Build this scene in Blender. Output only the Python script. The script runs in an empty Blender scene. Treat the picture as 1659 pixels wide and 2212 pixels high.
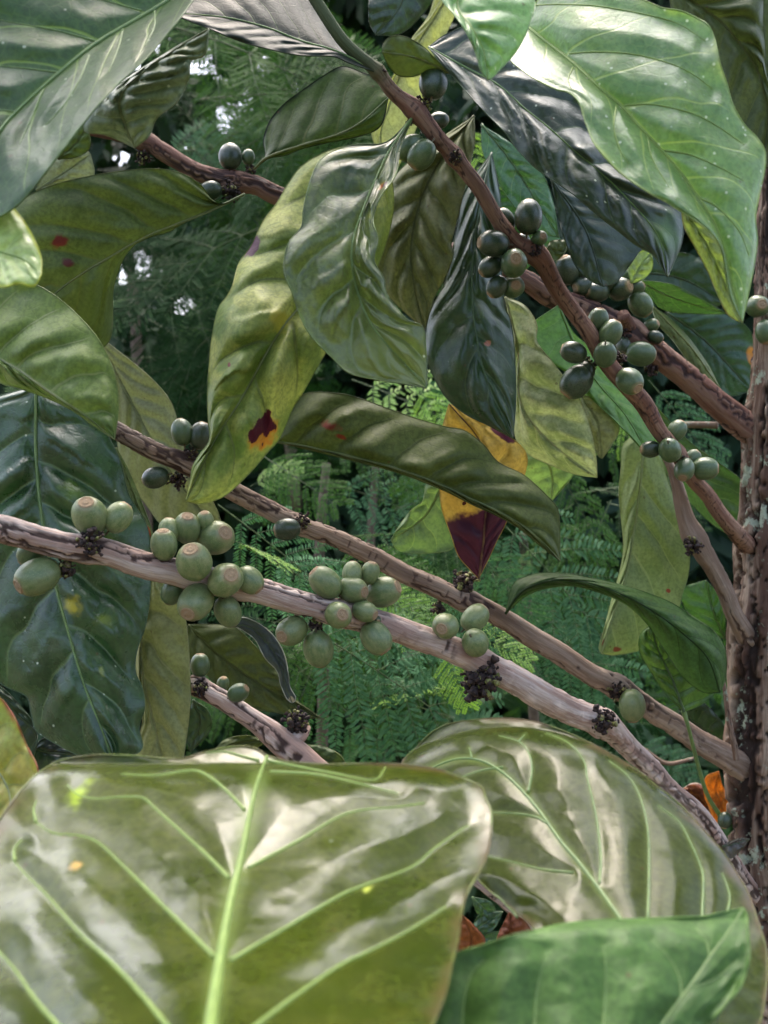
import bpy, math, random
import numpy as np
from mathutils import Vector, Matrix, Quaternion
random.seed(7); rng = np.random.default_rng(7)
S = bpy.context.scene
COL = S.collection
ZC = 1.30
K9 = 0.9
# ---------------------------------------------------------------- placement
def P(x, y, d):
    "a point seen at (x, y) of a 1659 x 2212 view, d metres in front of the camera"
    x = np.asarray(x, float); y = np.asarray(y, float); d = np.asarray(d, float)
    return np.stack([(x-829.5)/2212*K9*d, d+0*x, ZC+(1106-y)/2212*K9*d], -1)
OFF = {0: (0, 0, 1), 1: (0, 0, 1.92), 2: (795, 0, 1.92), 3: (0, 518.5, 1.92), 4: (795, 518.5, 1.92),
       5: (0, 1037, 1.92), 6: (795, 1037, 1.92), 7: (0, 1521, 1.92), 8: (795, 1521, 1.92)}
def Z(n, pts):
    ox, oy, s = OFF[n]
    return [(p[0]/s+ox, p[1]/s+oy)+tuple(p[2:]) for p in pts]
# ---------------------------------------------------------------- numeric helpers
def catmull(pts, n=None, per=14):
    p = np.asarray(pts, float)
    if len(p) == 2:
        t = np.linspace(0, 1, per*2)[:, None]; q = p[0]*(1-t)+p[1]*t
    else:
        e = np.vstack([2*p[0]-p[1], p, 2*p[-1]-p[-2]])
        out = []
        for i in range(len(p)-1):
            a, b, c, d = e[i], e[i+1], e[i+2], e[i+3]
            t = np.linspace(0, 1, per, endpoint=False)[:, None]
            out.append(0.5*((2*b)+(-a+c)*t+(2*a-5*b+4*c-d)*t*t+(-a+3*b-3*c+d)*t**3))
        q = np.vstack(out+[p[-1:]])
    if n is None: return q
    seg = np.linalg.norm(np.diff(q[:, :2], axis=0), axis=1)
    s = np.concatenate([[0], np.cumsum(seg)]); s /= s[-1]
    t = np.linspace(0, 1, n)
    return np.stack([np.interp(t, s, q[:, k]) for k in range(q.shape[1])], 1)
def hash3(i, j, k, seed=0):
    h = (i.astype(np.int64)*374761393+j.astype(np.int64)*668265263+k.astype(np.int64)*2147483647+seed*1274126177) & 0xffffffff
    h = ((h ^ (h >> 13))*1274126177) & 0xffffffff
    h = ((h ^ (h >> 15))*2246822519) & 0xffffffff
    return ((h ^ (h >> 16)) & 0xffffff)/0xffffff
def vnoise(p, seed=0):
    "value noise in -1..1"
    p = np.asarray(p, float); f = np.floor(p); r = p-f; f = f.astype(np.int64); r = r*r*(3-2*r)
    out = 0
    for a in (0, 1):
        for b in (0, 1):
            for c in (0, 1):
                w = (r[..., 0] if a else 1-r[..., 0])*(r[..., 1] if b else 1-r[..., 1])*(r[..., 2] if c else 1-r[..., 2])
                out = out+w*hash3(f[..., 0]+a, f[..., 1]+b, f[..., 2]+c, seed)
    return out*2-1
def fbm(p, seed=0, o=3):
    p = np.asarray(p, float); s = 0; a = 1; t = 0
    for k in range(o):
        s = s+a*vnoise(p*2**k, seed+k); t += a; a *= .5
    return s/t
def sstep(a, b, x):
    t = np.clip((x-a)/(b-a), 0, 1); return t*t*(3-2*t)
# ---------------------------------------------------------------- node helper
class NT:
    def __init__(s, name):
        s.m = bpy.data.materials.new(name); s.m.use_nodes = True
        s.t = s.m.node_tree; s.t.nodes.clear(); s.out = s.t.nodes.new('ShaderNodeOutputMaterial')
    def n(s, typ, ins=None, **kw):
        x = s.t.nodes.new('ShaderNode'+typ)
        for k, v in kw.items(): setattr(x, k, v)
        for k, v in (ins or {}).items(): s.set(x.inputs[k], v)
        return x
    def set(s, sock, v):
        if isinstance(v, bpy.types.NodeSocket): s.t.links.new(v, sock)
        elif isinstance(v, (tuple, list)) and sock.type == 'RGBA' and len(v) == 3: sock.default_value = (*v, 1)
        else: sock.default_value = v
    def m_(s, op, a, b=None, c=None, clamp=False):
        x = s.n('Math', operation=op, use_clamp=clamp)
        for i, v in enumerate((a, b, c)):
            if v is not None: s.set(x.inputs[i], v)
        return x.outputs[0]
    def mix(s, f, a, b, mode='MIX'):
        x = s.n('Mix', data_type='RGBA', blend_type=mode, clamp_factor=True)
        s.set(x.inputs[0], f); s.set(x.inputs[6], a); s.set(x.inputs[7], b)
        return x.outputs[2]
    def ramp(s, v, a, b, lo=0., hi=1.):
        x = s.n('MapRange', interpolation_type='SMOOTHSTEP')
        s.set(x.inputs[0], v); s.set(x.inputs[1], a); s.set(x.inputs[2], b); s.set(x.inputs[3], lo); s.set(x.inputs[4], hi)
        return x.outputs[0]
    def noise(s, vec, scale, detail=3, rough=.55, dist=0):
        return s.n('TexNoise', {'Vector': vec, 'Scale': scale, 'Detail': detail, 'Roughness': rough, 'Distortion': dist})
    def sep(s, v):
        return s.n('SeparateXYZ', {0: v}).outputs
def leaf_mat(name, a, b, vein, rough=.4, trans=.25, tcol=None, spots=(), dust=0., N=9, sa=.14, sb=.05, vw=.035, va=.6, mid=.02,
             mscale=70, edge=None, ew=.93, gloss=.5, coat=0., bump=.25, tert=.35, grey=0.):
    M = NT(name)
    obj = M.n('TexCoord').outputs['Object']
    uv = M.n('UVMap', uv_map='UVMap').outputs[0]
    x, y, _ = M.sep(uv)
    u = x; v = M.m_('MULTIPLY_ADD', y, 2., -1.); w = M.m_('ABSOLUTE', v)
    wob = M.noise(obj, 90, 1).outputs[0]
    wobs = M.m_('MULTIPLY_ADD', wob, .05, -.025)
    t = M.n('Attribute', attribute_name='vt').outputs['Fac']
    sg = M.m_('MULTIPLY', M.m_('SIGN', v), .21)
    t = M.m_('ADD', M.m_('ADD', t, M.m_('MULTIPLY', wobs, 2.)), sg)
    fr = M.m_('ABSOLUTE', M.m_('SUBTRACT', M.m_('FRACT', t), .5))
    wv = M.m_('MULTIPLY_ADD', w, -.6*vw, vw)
    vm = M.m_('SUBTRACT', 1., M.ramp(M.m_('DIVIDE', fr, wv), .4, 1.5))
    vm = M.m_('MULTIPLY', vm, M.ramp(w, .8, .97, 1., 0.))
    mm = M.m_('SUBTRACT', 1., M.ramp(w, mid*.6, mid*1.6+.002))
    # net of small veins
    vor = M.n('TexVoronoi', {'Vector': obj, 'Scale': 260., 'Randomness': .9}, feature='DISTANCE_TO_EDGE').outputs['Distance']
    tv = M.m_('MULTIPLY', M.m_('SUBTRACT', 1., M.ramp(vor, .02, .09)), tert)
    n1 = M.noise(obj, mscale, 4, .6, .6).outputs[0]
    n2 = M.noise(obj, 700, 2).outputs[0]
    c = M.mix(M.ramp(n1, .38, .66), a, b)
    n3 = M.noise(obj, mscale*.35, 1, .5).outputs[0]
    c = M.mix(M.ramp(n3, .35, .7, 0, .45), c, tuple(min(1, k*1.5) for k in b))
    c = M.mix(M.m_('MULTIPLY', M.ramp(n2, .35, .7), .4), c, tuple(k*.45 for k in a))
    c = M.mix(M.m_('MULTIPLY', tv, .5), c, tuple(min(1, k*.6+.4*q) for k, q in zip(a, vein)))
    vall = M.m_('MAXIMUM', M.m_('MULTIPLY', vm, va), M.m_('MULTIPLY', mm, min(1, va*1.3)))
    c = M.mix(vall, c, vein)
    att = M.n('Attribute', attribute_name='halo').outputs['Fac']
    c = M.mix(M.m_('MULTIPLY', att, .75), c, vein)
    if edge:
        en = M.m_('ADD', w, M.m_('MULTIPLY_ADD', n1, .3, -.15))
        c = M.mix(M.ramp(en, ew, ew+.12), c, edge)
    if spots: wx, wy, _ = M.sep(M.noise(obj, 160, 3).outputs['Color'])
    for (su, sv, ru, rv, col, soft) in spots:
        am = 2.2*min(1., .045/ru)
        du = M.m_('MULTIPLY_ADD', M.m_('SUBTRACT', u, su), 1/ru, M.m_('MULTIPLY_ADD', wx, am, -am/2))
        dv = M.m_('MULTIPLY_ADD', M.m_('SUBTRACT', v, sv), 1/rv, M.m_('MULTIPLY_ADD', wy, am, -am/2))
        ds = M.m_('SQRT', M.m_('ADD', M.m_('MULTIPLY', du, du), M.m_('MULTIPLY', dv, dv)))
        c = M.mix(M.ramp(ds, 1., 1-soft, 0., 1.) if False else M.m_('SUBTRACT', 1., M.ramp(ds, max(.02, 1-soft), 1.)), c, col)
    # small brown flecks
    vf = M.n('TexVoronoi', {'Vector': obj, 'Scale': 95., 'Randomness': 1.}).outputs['Distance']
    c = M.mix(M.m_('MULTIPLY', M.m_('SUBTRACT', 1., M.ramp(vf, .035, .07)), .55), c, (.07, .035, .015))
    rr = M.m_('MULTIPLY_ADD', n1, .22, rough-.11)
    if dust:
        vd = M.n('TexVoronoi', {'Vector': obj, 'Scale': 330., 'Randomness': 1.})
        msk = M.m_('MULTIPLY', M.m_('SUBTRACT', 1., M.ramp(vd.outputs['Distance'], .08, .2)), M.ramp(M.sep(vd.outputs['Color'])[0], 1-dust, 1-dust+.08))
        c = M.mix(M.m_('MULTIPLY', msk, .8), c, (.55, .6, .5)); rr = M.m_('ADD', rr, M.m_('MULTIPLY', msk, .4))
        film = M.ramp(M.noise(obj, 45, 5, .7).outputs[0], .5, .74, 0, .5*min(1, dust*2))
        c = M.mix(film, c, (.3, .33, .28))
    h = M.m_('ADD', M.m_('MULTIPLY', n2, .35), M.m_('ADD', M.m_('MULTIPLY', vall, .8), M.m_('MULTIPLY', tv, -.5)))
    h = M.m_('ADD', h, M.m_('MULTIPLY', n1, 1.2))
    bp = M.n('Bump', {'Strength': bump, 'Distance': .0006, 'Height': h}).outputs[0]
    pr = M.n('BsdfPrincipled', {'Base Color': c, 'Roughness': rr, 'Normal': bp, 'Specular IOR Level': gloss, 'Coat Weight': coat, 'Coat Roughness': .12})
    sh = pr.outputs[0]
    if trans:
        tc = M.mix(1., c, tcol or (1.15, 1.35, .75), 'MULTIPLY')
        tr = M.n('BsdfTranslucent', {'Color': tc}).outputs[0]
        mx = M.n('MixShader', {0: trans}); M.t.links.new(sh, mx.inputs[1]); M.t.links.new(tr, mx.inputs[2]); sh = mx.outputs[0]
    M.t.links.new(sh, M.out.inputs[0])
    return M.m
def bark_mat(name, c1, c2, c3, crack=(.035, .02, .015), green=None, lichen=0.):
    M = NT(name)
    tc = M.n('Attribute', attribute_name='tc').outputs['Vector']
    ck = M.n('Attribute', attribute_name='crack').outputs['Fac']
    n1 = M.noise(tc, 220, 5, .65).outputs[0]
    n2 = M.noise(tc, 60, 3).outputs[0]
    n3 = M.noise(tc, 1500, 3, .6).outputs[0]
    c = M.mix(M.ramp(n1, .42, .58), c1, c2)
    c = M.mix(M.ramp(n2, .48, .6), c, c3)
    pl = M.n('Attribute', attribute_name='plate').outputs['Fac']
    c = M.mix(M.m_('MULTIPLY', M.m_('SUBTRACT', 1., pl), .3), c, tuple(k*.55 for k in c3))
    c = M.mix(M.ramp(n3, .4, .8, 0, .5), c, tuple(k*.4 for k in c1))
    if green:
        g = M.n('Attribute', attribute_name='green').outputs['Fac']
        c = M.mix(g, c, green)
    c = M.mix(ck, c, crack)
    obj = M.n('TexCoord').outputs['Object']
    if lichen:
        l = M.noise(obj, 55, 5, .7).outputs[0]
        c = M.mix(M.ramp(l, .64-lichen, .70-lichen, 0, .85), c, M.mix(n1, (.25, .33, .22), (.45, .5, .4)))
        l2 = M.n('TexVoronoi', {'Vector': obj, 'Scale': 260.}).outputs['Distance']
        c = M.mix(M.m_('MULTIPLY', M.m_('SUBTRACT', 1., M.ramp(l2, .12, .3)), M.ramp(l, .5, .6, 0, .7)), c, (.3, .36, .27))
    h = M.m_('ADD', M.m_('MULTIPLY', n1, .7), M.m_('MULTIPLY', n3, .5))
    bp = M.n('Bump', {'Strength': .9, 'Distance': .001, 'Height': h}).outputs[0]
    pr = M.n('BsdfPrincipled', {'Base Color': c, 'Roughness': .75, 'Normal': bp, 'Specular IOR Level': .3})
    M.t.links.new(pr.outputs[0], M.out.inputs[0])
    return M.m
def berry_mat(name, a, b, dark, rough):
    M = NT(name); obj = M.n('TexCoord').outputs['Object']; x, y, z = M.sep(obj)
    st = M.n('CombineXYZ', {0: x, 1: y, 2: M.m_('MULTIPLY', z, .22)}).outputs[0]
    n1 = M.noise(st, 3.2, 4, .65).outputs[0]; n2 = M.noise(obj, 2.1, 3, .6).outputs[0]; n3 = M.noise(obj, 16, 3, .6).outputs[0]
    c = M.mix(M.ramp(M.m_('MULTIPLY_ADD', n1, .5, M.m_('MULTIPLY', n2, .5)), .38, .62), a, b)
    c = M.mix(M.ramp(n2, .5, .72, 0, .5), c, dark)
    c = M.mix(M.ramp(n3, .52, .72, 0, .45), c, tuple(min(1, k*1.5+.03) for k in b))
    rr = M.m_('SQRT', M.m_('ADD', M.m_('MULTIPLY', x, x), M.m_('MULTIPLY', y, y)))
    ring = M.m_('MULTIPLY', M.m_('SUBTRACT', 1., M.ramp(M.m_('ADD', rr, M.m_('MULTIPLY_ADD', n3, .16, -.08)), .44, .68)), M.ramp(z, .7, 1.0))
    c = M.mix(M.m_('MULTIPLY', ring, .75), c, (.26, .21, .1))
    c = M.mix(M.m_('MULTIPLY', M.n('ObjectInfo').outputs['Random'], .5), c, dark)
    bp = M.n('Bump', {'Strength': .25, 'Distance': .0004, 'Height': M.m_('ADD', n1, M.m_('MULTIPLY', n3, .6))}).outputs[0]
    pr = M.n('BsdfPrincipled', {'Base Color': c, 'Roughness': M.m_('MULTIPLY_ADD', n3, .35, rough-.15), 'Normal': bp, 'Specular IOR Level': .6}); M.t.links.new(pr.outputs[0], M.out.inputs[0])
    return M.m
def plain_mat(name, a, b, rough=.5, scale=200, trans=0., rnd=0., detail=3, bump=.2, spec=.5, tcol=None, dark=None):
    M = NT(name)
    obj = M.n('TexCoord').outputs['Object']
    n1 = M.noise(obj, scale, detail, .6).outputs[0]
    c = M.mix(M.ramp(n1, .35, .65), a, b)
    if rnd:
        ri = M.n('ObjectInfo').outputs['Random']
        c = M.mix(M.m_('MULTIPLY', ri, rnd), c, dark or tuple(k*.45 for k in a))
    bp = M.n('Bump', {'Strength': bump, 'Distance': .0005, 'Height': n1}).outputs[0]
    pr = M.n('BsdfPrincipled', {'Base Color': c, 'Roughness': rough, 'Normal': bp, 'Specular IOR Level': spec})
    sh = pr.outputs[0]
    if trans:
        tr = M.n('BsdfTranslucent', {'Color': M.mix(1., c, tcol or (1.4, 1.6, .7), 'MULTIPLY')}).outputs[0]
        mx = M.n('MixShader', {0: trans}); M.t.links.new(sh, mx.inputs[1]); M.t.links.new(tr, mx.inputs[2]); sh = mx.outputs[0]
    M.t.links.new(sh, M.out.inputs[0])
    return M.m
# ---------------------------------------------------------------- objects
def empty(name, loc, label=None, cat=None, group=None, parent=None, kind=None):
    o = bpy.data.objects.new(name, None); COL.objects.link(o); o.empty_display_size = .02
    o['_w'] = [float(k) for k in loc]
    if parent is not None:
        o.parent = parent; o.location = Vector(loc)-Vector(parent['_w'])
    else: o.location = loc
    if label: o['label'] = label
    if cat: o['category'] = cat
    if group: o['group'] = group
    if kind: o['kind'] = kind
    return o
def mesh(name, V, F, mats, parent=None, uv=None, attrs=None, smooth=True, mi=None, origin=None, local=False):
    "one mesh object; V in world space (unless local)"
    V = np.asarray(V, float)
    me = bpy.data.meshes.new(name)
    o0 = np.zeros(3)
    if not local:
        o0 = np.array(origin if origin is not None else (parent['_w'] if parent is not None else V[0]))
    me.from_pydata((V-o0).tolist(), [], [tuple(f) for f in F])
    for m in (mats if isinstance(mats, (list, tuple)) else [mats]): me.materials.append(m)
    if smooth: me.polygons.foreach_set('use_smooth', [True]*len(me.polygons))
    if mi is not None: me.polygons.foreach_set('material_index', mi)
    if uv is not None:
        l = me.uv_layers.new(name='UVMap'); idx = np.empty(len(me.loops), int); me.loops.foreach_get('vertex_index', idx)
        l.data.foreach_set('uv', np.asarray(uv, np.float32)[idx].ravel())
    for k, (typ, d) in (attrs or {}).items():
        at = me.attributes.new(k, typ, 'POINT')
        at.data.foreach_set('vector' if typ == 'FLOAT_VECTOR' else 'value', np.asarray(d, np.float32).ravel())
    me.update()
    o = bpy.data.objects.new(name, me); COL.objects.link(o)
    o['_w'] = [float(k) for k in o0]
    if parent is not None:
        o.parent = parent; o.location = Vector(o0)-Vector(parent['_w'])
    else: o.location = o0
    return o
def grid_faces(nu, nv, close=False, base=0):
    i = np.arange(nu-1)[:, None]; j = np.arange(nv if close else nv-1)[None, :]
    j2 = (j+1) % nv
    a = i*nv+j; b = i*nv+j2; c = (i+1)*nv+j2; d = (i+1)*nv+j
    return (np.stack([a, b, c, d], -1).reshape(-1, 4)+base).tolist()
def frames(C):
    T = np.gradient(C, axis=0); T /= np.linalg.norm(T, axis=1)[:, None]+1e-12
    up = np.array([0, 1., 0]); B = np.cross(T, up); B /= np.linalg.norm(B, axis=1)[:, None]+1e-9
    Nn = np.cross(B, T)
    return T, Nn, B        # N points away from the camera
def tube(C, R, seg=8, cap=True):
    "V, F of a tube along C (world) with radii R"
    C = np.asarray(C, float); n = len(C); R = np.broadcast_to(np.asarray(R, float), (n,))
    T, Nn, B = frames(C)
    th = np.linspace(0, 2*np.pi, seg, endpoint=False)
    V = C[:, None]+R[:, None, None]*(np.cos(th)[None, :, None]*Nn[:, None]+np.sin(th)[None, :, None]*B[:, None])
    F = grid_faces(n, seg, True)
    V = V.reshape(-1, 3)
    if cap:
        V = np.vstack([V, C[:1], C[-1:]]); k = n*seg
        F += [(k, (j+1) % seg, j) for j in range(seg)]+[(k+1, (n-1)*seg+j, (n-1)*seg+(j+1) % seg) for j in range(seg)]
    return V, F
class MB:
    def __init__(s): s.V = []; s.F = []; s.n = 0; s.mi = []
    def add(s, V, F, mi=0):
        s.V.append(np.asarray(V)); s.F += [tuple(i+s.n for i in f) for f in F]; s.mi += [mi]*len(F); s.n += len(V)
    def get(s): return np.vstack(s.V), s.F
# ---------------------------------------------------------------- leaves
def seg_dist(x, y, lines):
    "distance in view units from points to polylines"
    best = np.full(x.shape, 1e9)
    for L in lines:
        q = catmull(L)[::3, :2]
        for a, b in zip(q[:-1], q[1:]):
            d = b-a; l2 = (d**2).sum()+1e-9
            t = np.clip(((x-a[0])*d[0]+(y-a[1])*d[1])/l2, 0, 1)
            best = np.minimum(best, np.hypot(x-a[0]-t*d[0], y-a[1]-t*d[1]))
    return best
LEAFN = [0]
def leaf(name, mid, L, R, mat, dl=.0, dr=.0, arch=0., quilt=.0012, N=9, sa=.14, sb=.05, wave=.0015, dfun=None, veins=None, vmat=None,
         midw=5, step=7., label=None, cat='leaf', group=None, parent=None, pull=0., side_w=2.2, rim=.00022, rimmat=None, tiplen=0, seed=None):
    "mid: (x, y, depth) base to tip; L, R: outlines base to tip"
    LEAFN[0] += 1; sd = seed if seed is not None else LEAFN[0]*17
    m = np.asarray(mid, float)
    plen = np.linalg.norm(np.diff(catmull(m)[:, :2], axis=0), axis=1).sum()
    elen = max(np.linalg.norm(np.diff(catmull(q)[:, :2], axis=0), axis=1).sum() for q in (L, R))
    nu = int(np.clip(max(plen, elen*.8)/step, 20, 240))
    Mc = catmull(m, nu); Lc = catmull(L, nu); Rc = catmull(R, nu)
    wid = max(np.hypot(*(Lc[:, :2]-Mc[:, :2]).T).max(), np.hypot(*(Rc[:, :2]-Mc[:, :2]).T).max())
    nh = int(np.clip(wid/step, 6, 90))
    vv = np.linspace(-1, 1, 2*nh+1); uu = np.linspace(0, 1, nu)
    U, Vv = np.meshgrid(uu, vv, indexing='ij'); W = np.abs(Vv)
    E = np.where((Vv < 0)[..., None], Lc[:, None, :2], Rc[:, None, :2])
    XY = Mc[:, None, :2]*(1-W[..., None])+E*W[..., None]
    # rounded parting of the iso lines so that the grid is not kinked at the midrib
    sh = np.sin(np.pi*np.clip(U, 0, 1))**.6
    off = np.where(Vv < 0, dl, dr)*sh*W**1.15
    def vphase(U, W):
        t = (U-sa*W-sb*W*W)*N
        return t+.42*vnoise(np.stack([t*.8+sd, t*0+.5, W*1.3], -1), sd+8)+.1*vnoise(np.stack([t*2+sd, t*0+.5, W*5], -1), sd+9)
    def surf(X, Y, U, Vv):
        W = np.abs(Vv)
        D = np.interp(U, uu, Mc[:, 2]) if dfun is None else dfun(X, Y)
        sh = np.sin(np.pi*np.clip(U, 0, 1))**.6
        D = D+np.where(Vv < 0, dl, dr)*sh*W**1.15 - arch*np.sin(np.pi*np.clip(W, 0, 1))*sh
        if veins is None:
            t = vphase(U, W)+np.sign(Vv)*.21
            f = 1-np.abs((t % 1)-.5)*2
            f = 1-f                             # 0 on a vein, 1 between
            amp = .45+.75*(.5+.5*vnoise(np.stack([np.floor(t)*1.7+sd, np.sign(Vv)*3., W*2.2], -1), sd+2))
            amp = amp+.35*fbm(np.stack([U*7, Vv*3+sd, U*0], -1), sd+3, 2)
            q = (1-(1-f)**2.2)*np.clip(W*6, 0, 1)*(1-W**4)*amp
        else:
            dd = seg_dist(X, Y, veins+[[(a, b) for a, b in Mc[::max(1, nu//16), :2]]])
            q = 1-np.exp(-(dd/50.)**1.2)
        q = q*(1+.5*fbm(np.stack([X*.008, Y*.012, X*0+sd], -1), sd+3, 3))
        D = D-1.6*quilt*q*sh-.0016*np.clip((W-.82)/.18, 0, 1)**2*fbm(np.stack([U*9+sd, np.sign(Vv)*2, U*0], -1), sd+11, 2)*sh*2
        n = fbm(np.stack([U*3.1+sd, Vv*1.4, U*0+sd*.3], -1), sd, 2)*(.35+.65*W)
        n2 = fbm(np.stack([U*11+sd, Vv*3., U*0+1], -1), sd+5, 2)*W**2
        D = D+.00035*fbm(np.stack([U*30+sd, Vv*9, U*0+2], -1), sd+14, 2)*sh*(quilt > .002)
        return D+wave*2.*n*sh+wave*.8*n2*sh
    D = surf(XY[..., 0], XY[..., 1], U, Vv)
    Wd = P(XY[..., 0], XY[..., 1], D)
    px = K9*float(np.mean(D))/2212
    base = Wd[0, nh]
    nv = 2*nh+1
    V = Wd.reshape(-1, 3); F = grid_faces(nu, nv)
    uv = np.stack([U, Vv*.5+.5], -1).reshape(-1, 2)
    halo = np.zeros(len(V)); vt = vphase(U, W).reshape(-1)
    if veins is not None:
        ddv = seg_dist(XY[..., 0], XY[..., 1], veins); halo = (np.exp(-(ddv/4.)**2)*.2).reshape(-1)
        ddm = np.abs(Vv)*0+seg_dist(XY[..., 0], XY[..., 1], [[(a, b) for a, b in Mc[::max(1, nu//16), :2]]])
        halo = np.maximum(halo, (np.exp(-(ddm/(midw*.55+3))**2)*.25).reshape(-1))
    # rounded margin
    ring = np.vstack([Wd[:, 0], Wd[::-1, -1]])
    keep = np.concatenate([[True], np.linalg.norm(np.diff(ring, axis=0), axis=1) > 1e-5])
    ring = ring[keep]
    rv, rf = tube(ring, rim, 5, False)
    k = len(V); V = np.vstack([V, rv]); F = F+[tuple(i+k for i in f) for f in rf]
    uv = np.vstack([uv, np.tile([[.5, 1.]], (len(rv), 1))]); halo = np.concatenate([halo, np.full(len(rv), .35)]); vt = np.concatenate([vt, np.zeros(len(rv))])
    mi = [0]*(len(F))
    mr, mf = None, None
    Cm = Wd[:, nh].copy(); Cm[:, 1] -= midw*px*.12
    tt = np.linspace(0, 1, nu)
    Rm = midw*px*(1-.8*tt)*.5+.00012
    mr, mf = tube(Cm, Rm, 8)
    if parent is None:
        root = empty(name, base, label, cat, group)
        b = mesh('blade', V, F, [mat], root, uv, {'halo': ('FLOAT', halo), 'vt': ('FLOAT', vt)})
        mesh('midrib', mr, mf, [vmat or mat], root, np.tile([[.5, .5]], (len(mr), 1)))
        if veins:
            for q in veins:
                c = catmull(q, max(10, int(len(q)*10)))
                # nearest grid point's depth
                gx = XY[..., 0].ravel(); gy = XY[..., 1].ravel(); gd = D.ravel(); ds = []
                for a_, b_ in c[:, :2]:
                    r2 = (gx-a_)**2+(gy-b_)**2; kk = np.argpartition(r2, 6)[:6]; wgt = 1/(r2[kk]+4)
                    ds.append((gd[kk]*wgt).sum()/wgt.sum())
                t_ = np.linspace(0, 1, len(c)); pw = side_w*px
                Cc = P(c[:, 0], c[:, 1], np.array(ds)-pw*.1)
                for ax in range(3): Cc[1:-1, ax] = (Cc[:-2, ax]+2*Cc[1:-1, ax]+Cc[2:, ax])/4
                a, f = tube(Cc, pw*(1-.72*t_), 7)
                mesh('side_vein', a, f, [vmat or mat], root, np.tile([[.5, .5]], (len(a), 1)))
        return root
    k = len(V); V = np.vstack([V, mr]); F = F+[tuple(i+k for i in f) for f in mf]
    mi += [1]*len(mf)
    uv = np.vstack([uv, np.tile([[.5, .5]], (len(mr), 1))]); halo = np.concatenate([halo, np.zeros(len(mr))]); vt = np.concatenate([vt, np.zeros(len(mr))])
    o = mesh(name, V, F, [mat, vmat or mat], parent, uv, {'halo': ('FLOAT', halo), 'vt': ('FLOAT', vt)}, mi=mi)
    if label: o['label'] = label
    return o
# ---------------------------------------------------------------- woody parts
WOOD = {}
def wood(key, pts, mat, parent, name, crackw=.09, rough=.05, seed=0, seglen=.0007, around=56, green_to=None, deep=.07, nodes=(), freq=1.):
    "pts: (x, y, depth, diameter in view units)"
    q = catmull(pts)
    C = P(q[:, 0], q[:, 1], q[:, 2]); Rr = q[:, 3]*.5*K9*q[:, 2]/2212
    s = np.concatenate([[0], np.cumsum(np.linalg.norm(np.diff(C, axis=0), axis=1))])
    n = int(min(1100, s[-1]/seglen)); t = np.linspace(0, s[-1], n)
    C = np.stack([np.interp(t, s, C[:, k]) for k in range(3)], 1); R0 = np.interp(t, s, Rr)
    X = np.interp(t, s, q[:, 0]); Y = np.interp(t, s, q[:, 1]); Dd = np.interp(t, s, q[:, 2]); W = np.interp(t, s, q[:, 3])
    WOOD[key] = (X, Y, Dd, W, C, R0)
    for (nx, ny, amt, ln) in nodes:
        k = np.argmin((X-nx)**2+(Y-ny)**2); R0 = R0*(1+amt*np.exp(-((t-t[k])/ln)**2))
    C = C+np.stack([vnoise(np.stack([t*60, t*0+k, t*0+seed], -1), seed+k) for k in range(3)], 1)*.0006
    T, Nn, B = frames(C)
    th = np.linspace(0, 2*np.pi, around, endpoint=False)
    rm = float(np.mean(R0))
    TH, TT = np.meshgrid(th, t, indexing='xy')
    RR = R0[:, None]*np.ones_like(TH)
    tc = np.stack([np.cos(TH)*rm, np.sin(TH)*rm, TT*.09], -1)
    pp = tc*freq+np.stack([0*TH, 0*TH, .0012*vnoise(np.stack([tc[..., 0]*300, tc[..., 1]*300, TT*60], -1), seed+7)], -1)
    jag = .0007*vnoise(np.stack([TT*420, tc[..., 0]*200, tc[..., 1]*200], -1), seed+6)/max(freq, .5)
    pp = pp+np.stack([jag, -jag, 0*jag], -1)
    n1 = fbm(pp*230+seed, seed, 3); n2 = vnoise(pp*100+seed, seed+9)
    n3 = fbm(np.stack([tc[..., 0]*130, tc[..., 1]*130, TT*420], -1)*freq, seed+4, 2)
    ck = 1-sstep(crackw*.3, crackw*.62, np.abs(n1)+.05*np.clip(-n2, 0, 1))
    ck = ck*sstep(-.75, -.3, n2)
    ck2 = (1-sstep(.015, .045, np.abs(n3)))*sstep(.0, .3, n1)*.9
    ck = np.maximum(ck, ck2)
    plate = sstep(-.12, .12, n1+.35*n3)
    green = np.zeros_like(TH)
    if green_to is not None:
        green = np.clip(1-sstep(green_to[0], green_to[1], Y), 0, 1)[:, None]*np.ones_like(TH)
        ck = ck*(1-.9*green)
    rr = RR*(1+rough*fbm(pp*150, seed+2, 2)-deep*ck+deep*.4*(plate-.5)*(1-green))
    V = C[:, None]+rr[..., None]*(np.cos(TH)[..., None]*Nn[:, None]+np.sin(TH)[..., None]*B[:, None])
    V = V.reshape(-1, 3); F = grid_faces(n, around, True)
    k = len(V); V = np.vstack([V, C[:1], C[-1:]])
    F += [(k, (j+1) % around, j) for j in range(around)]+[(k+1, (n-1)*around+j, (n-1)*around+(j+1) % around) for j in range(around)]
    ex = lambda a, f=0.: np.concatenate([a.reshape(-1), [f, f]])
    at = {'plate': ('FLOAT', ex(plate)), 'crack': ('FLOAT', ex(np.clip(ck, 0, 1)*.92)), 'green': ('FLOAT', ex(green)), 'tc': ('FLOAT_VECTOR', np.vstack([tc.reshape(-1, 3), np.zeros((2, 3))]))}
    return mesh(name, V, F, [mat], parent, None, at)
def near(key, x, y):
    X, Y, D, W, C, R0 = WOOD[key]
    k = int(np.argmin((X-x)**2+(Y-y)**2))
    return k, math.hypot(X[k]-x, Y[k]-y), D[k], W[k]/2, R0[k]
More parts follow.
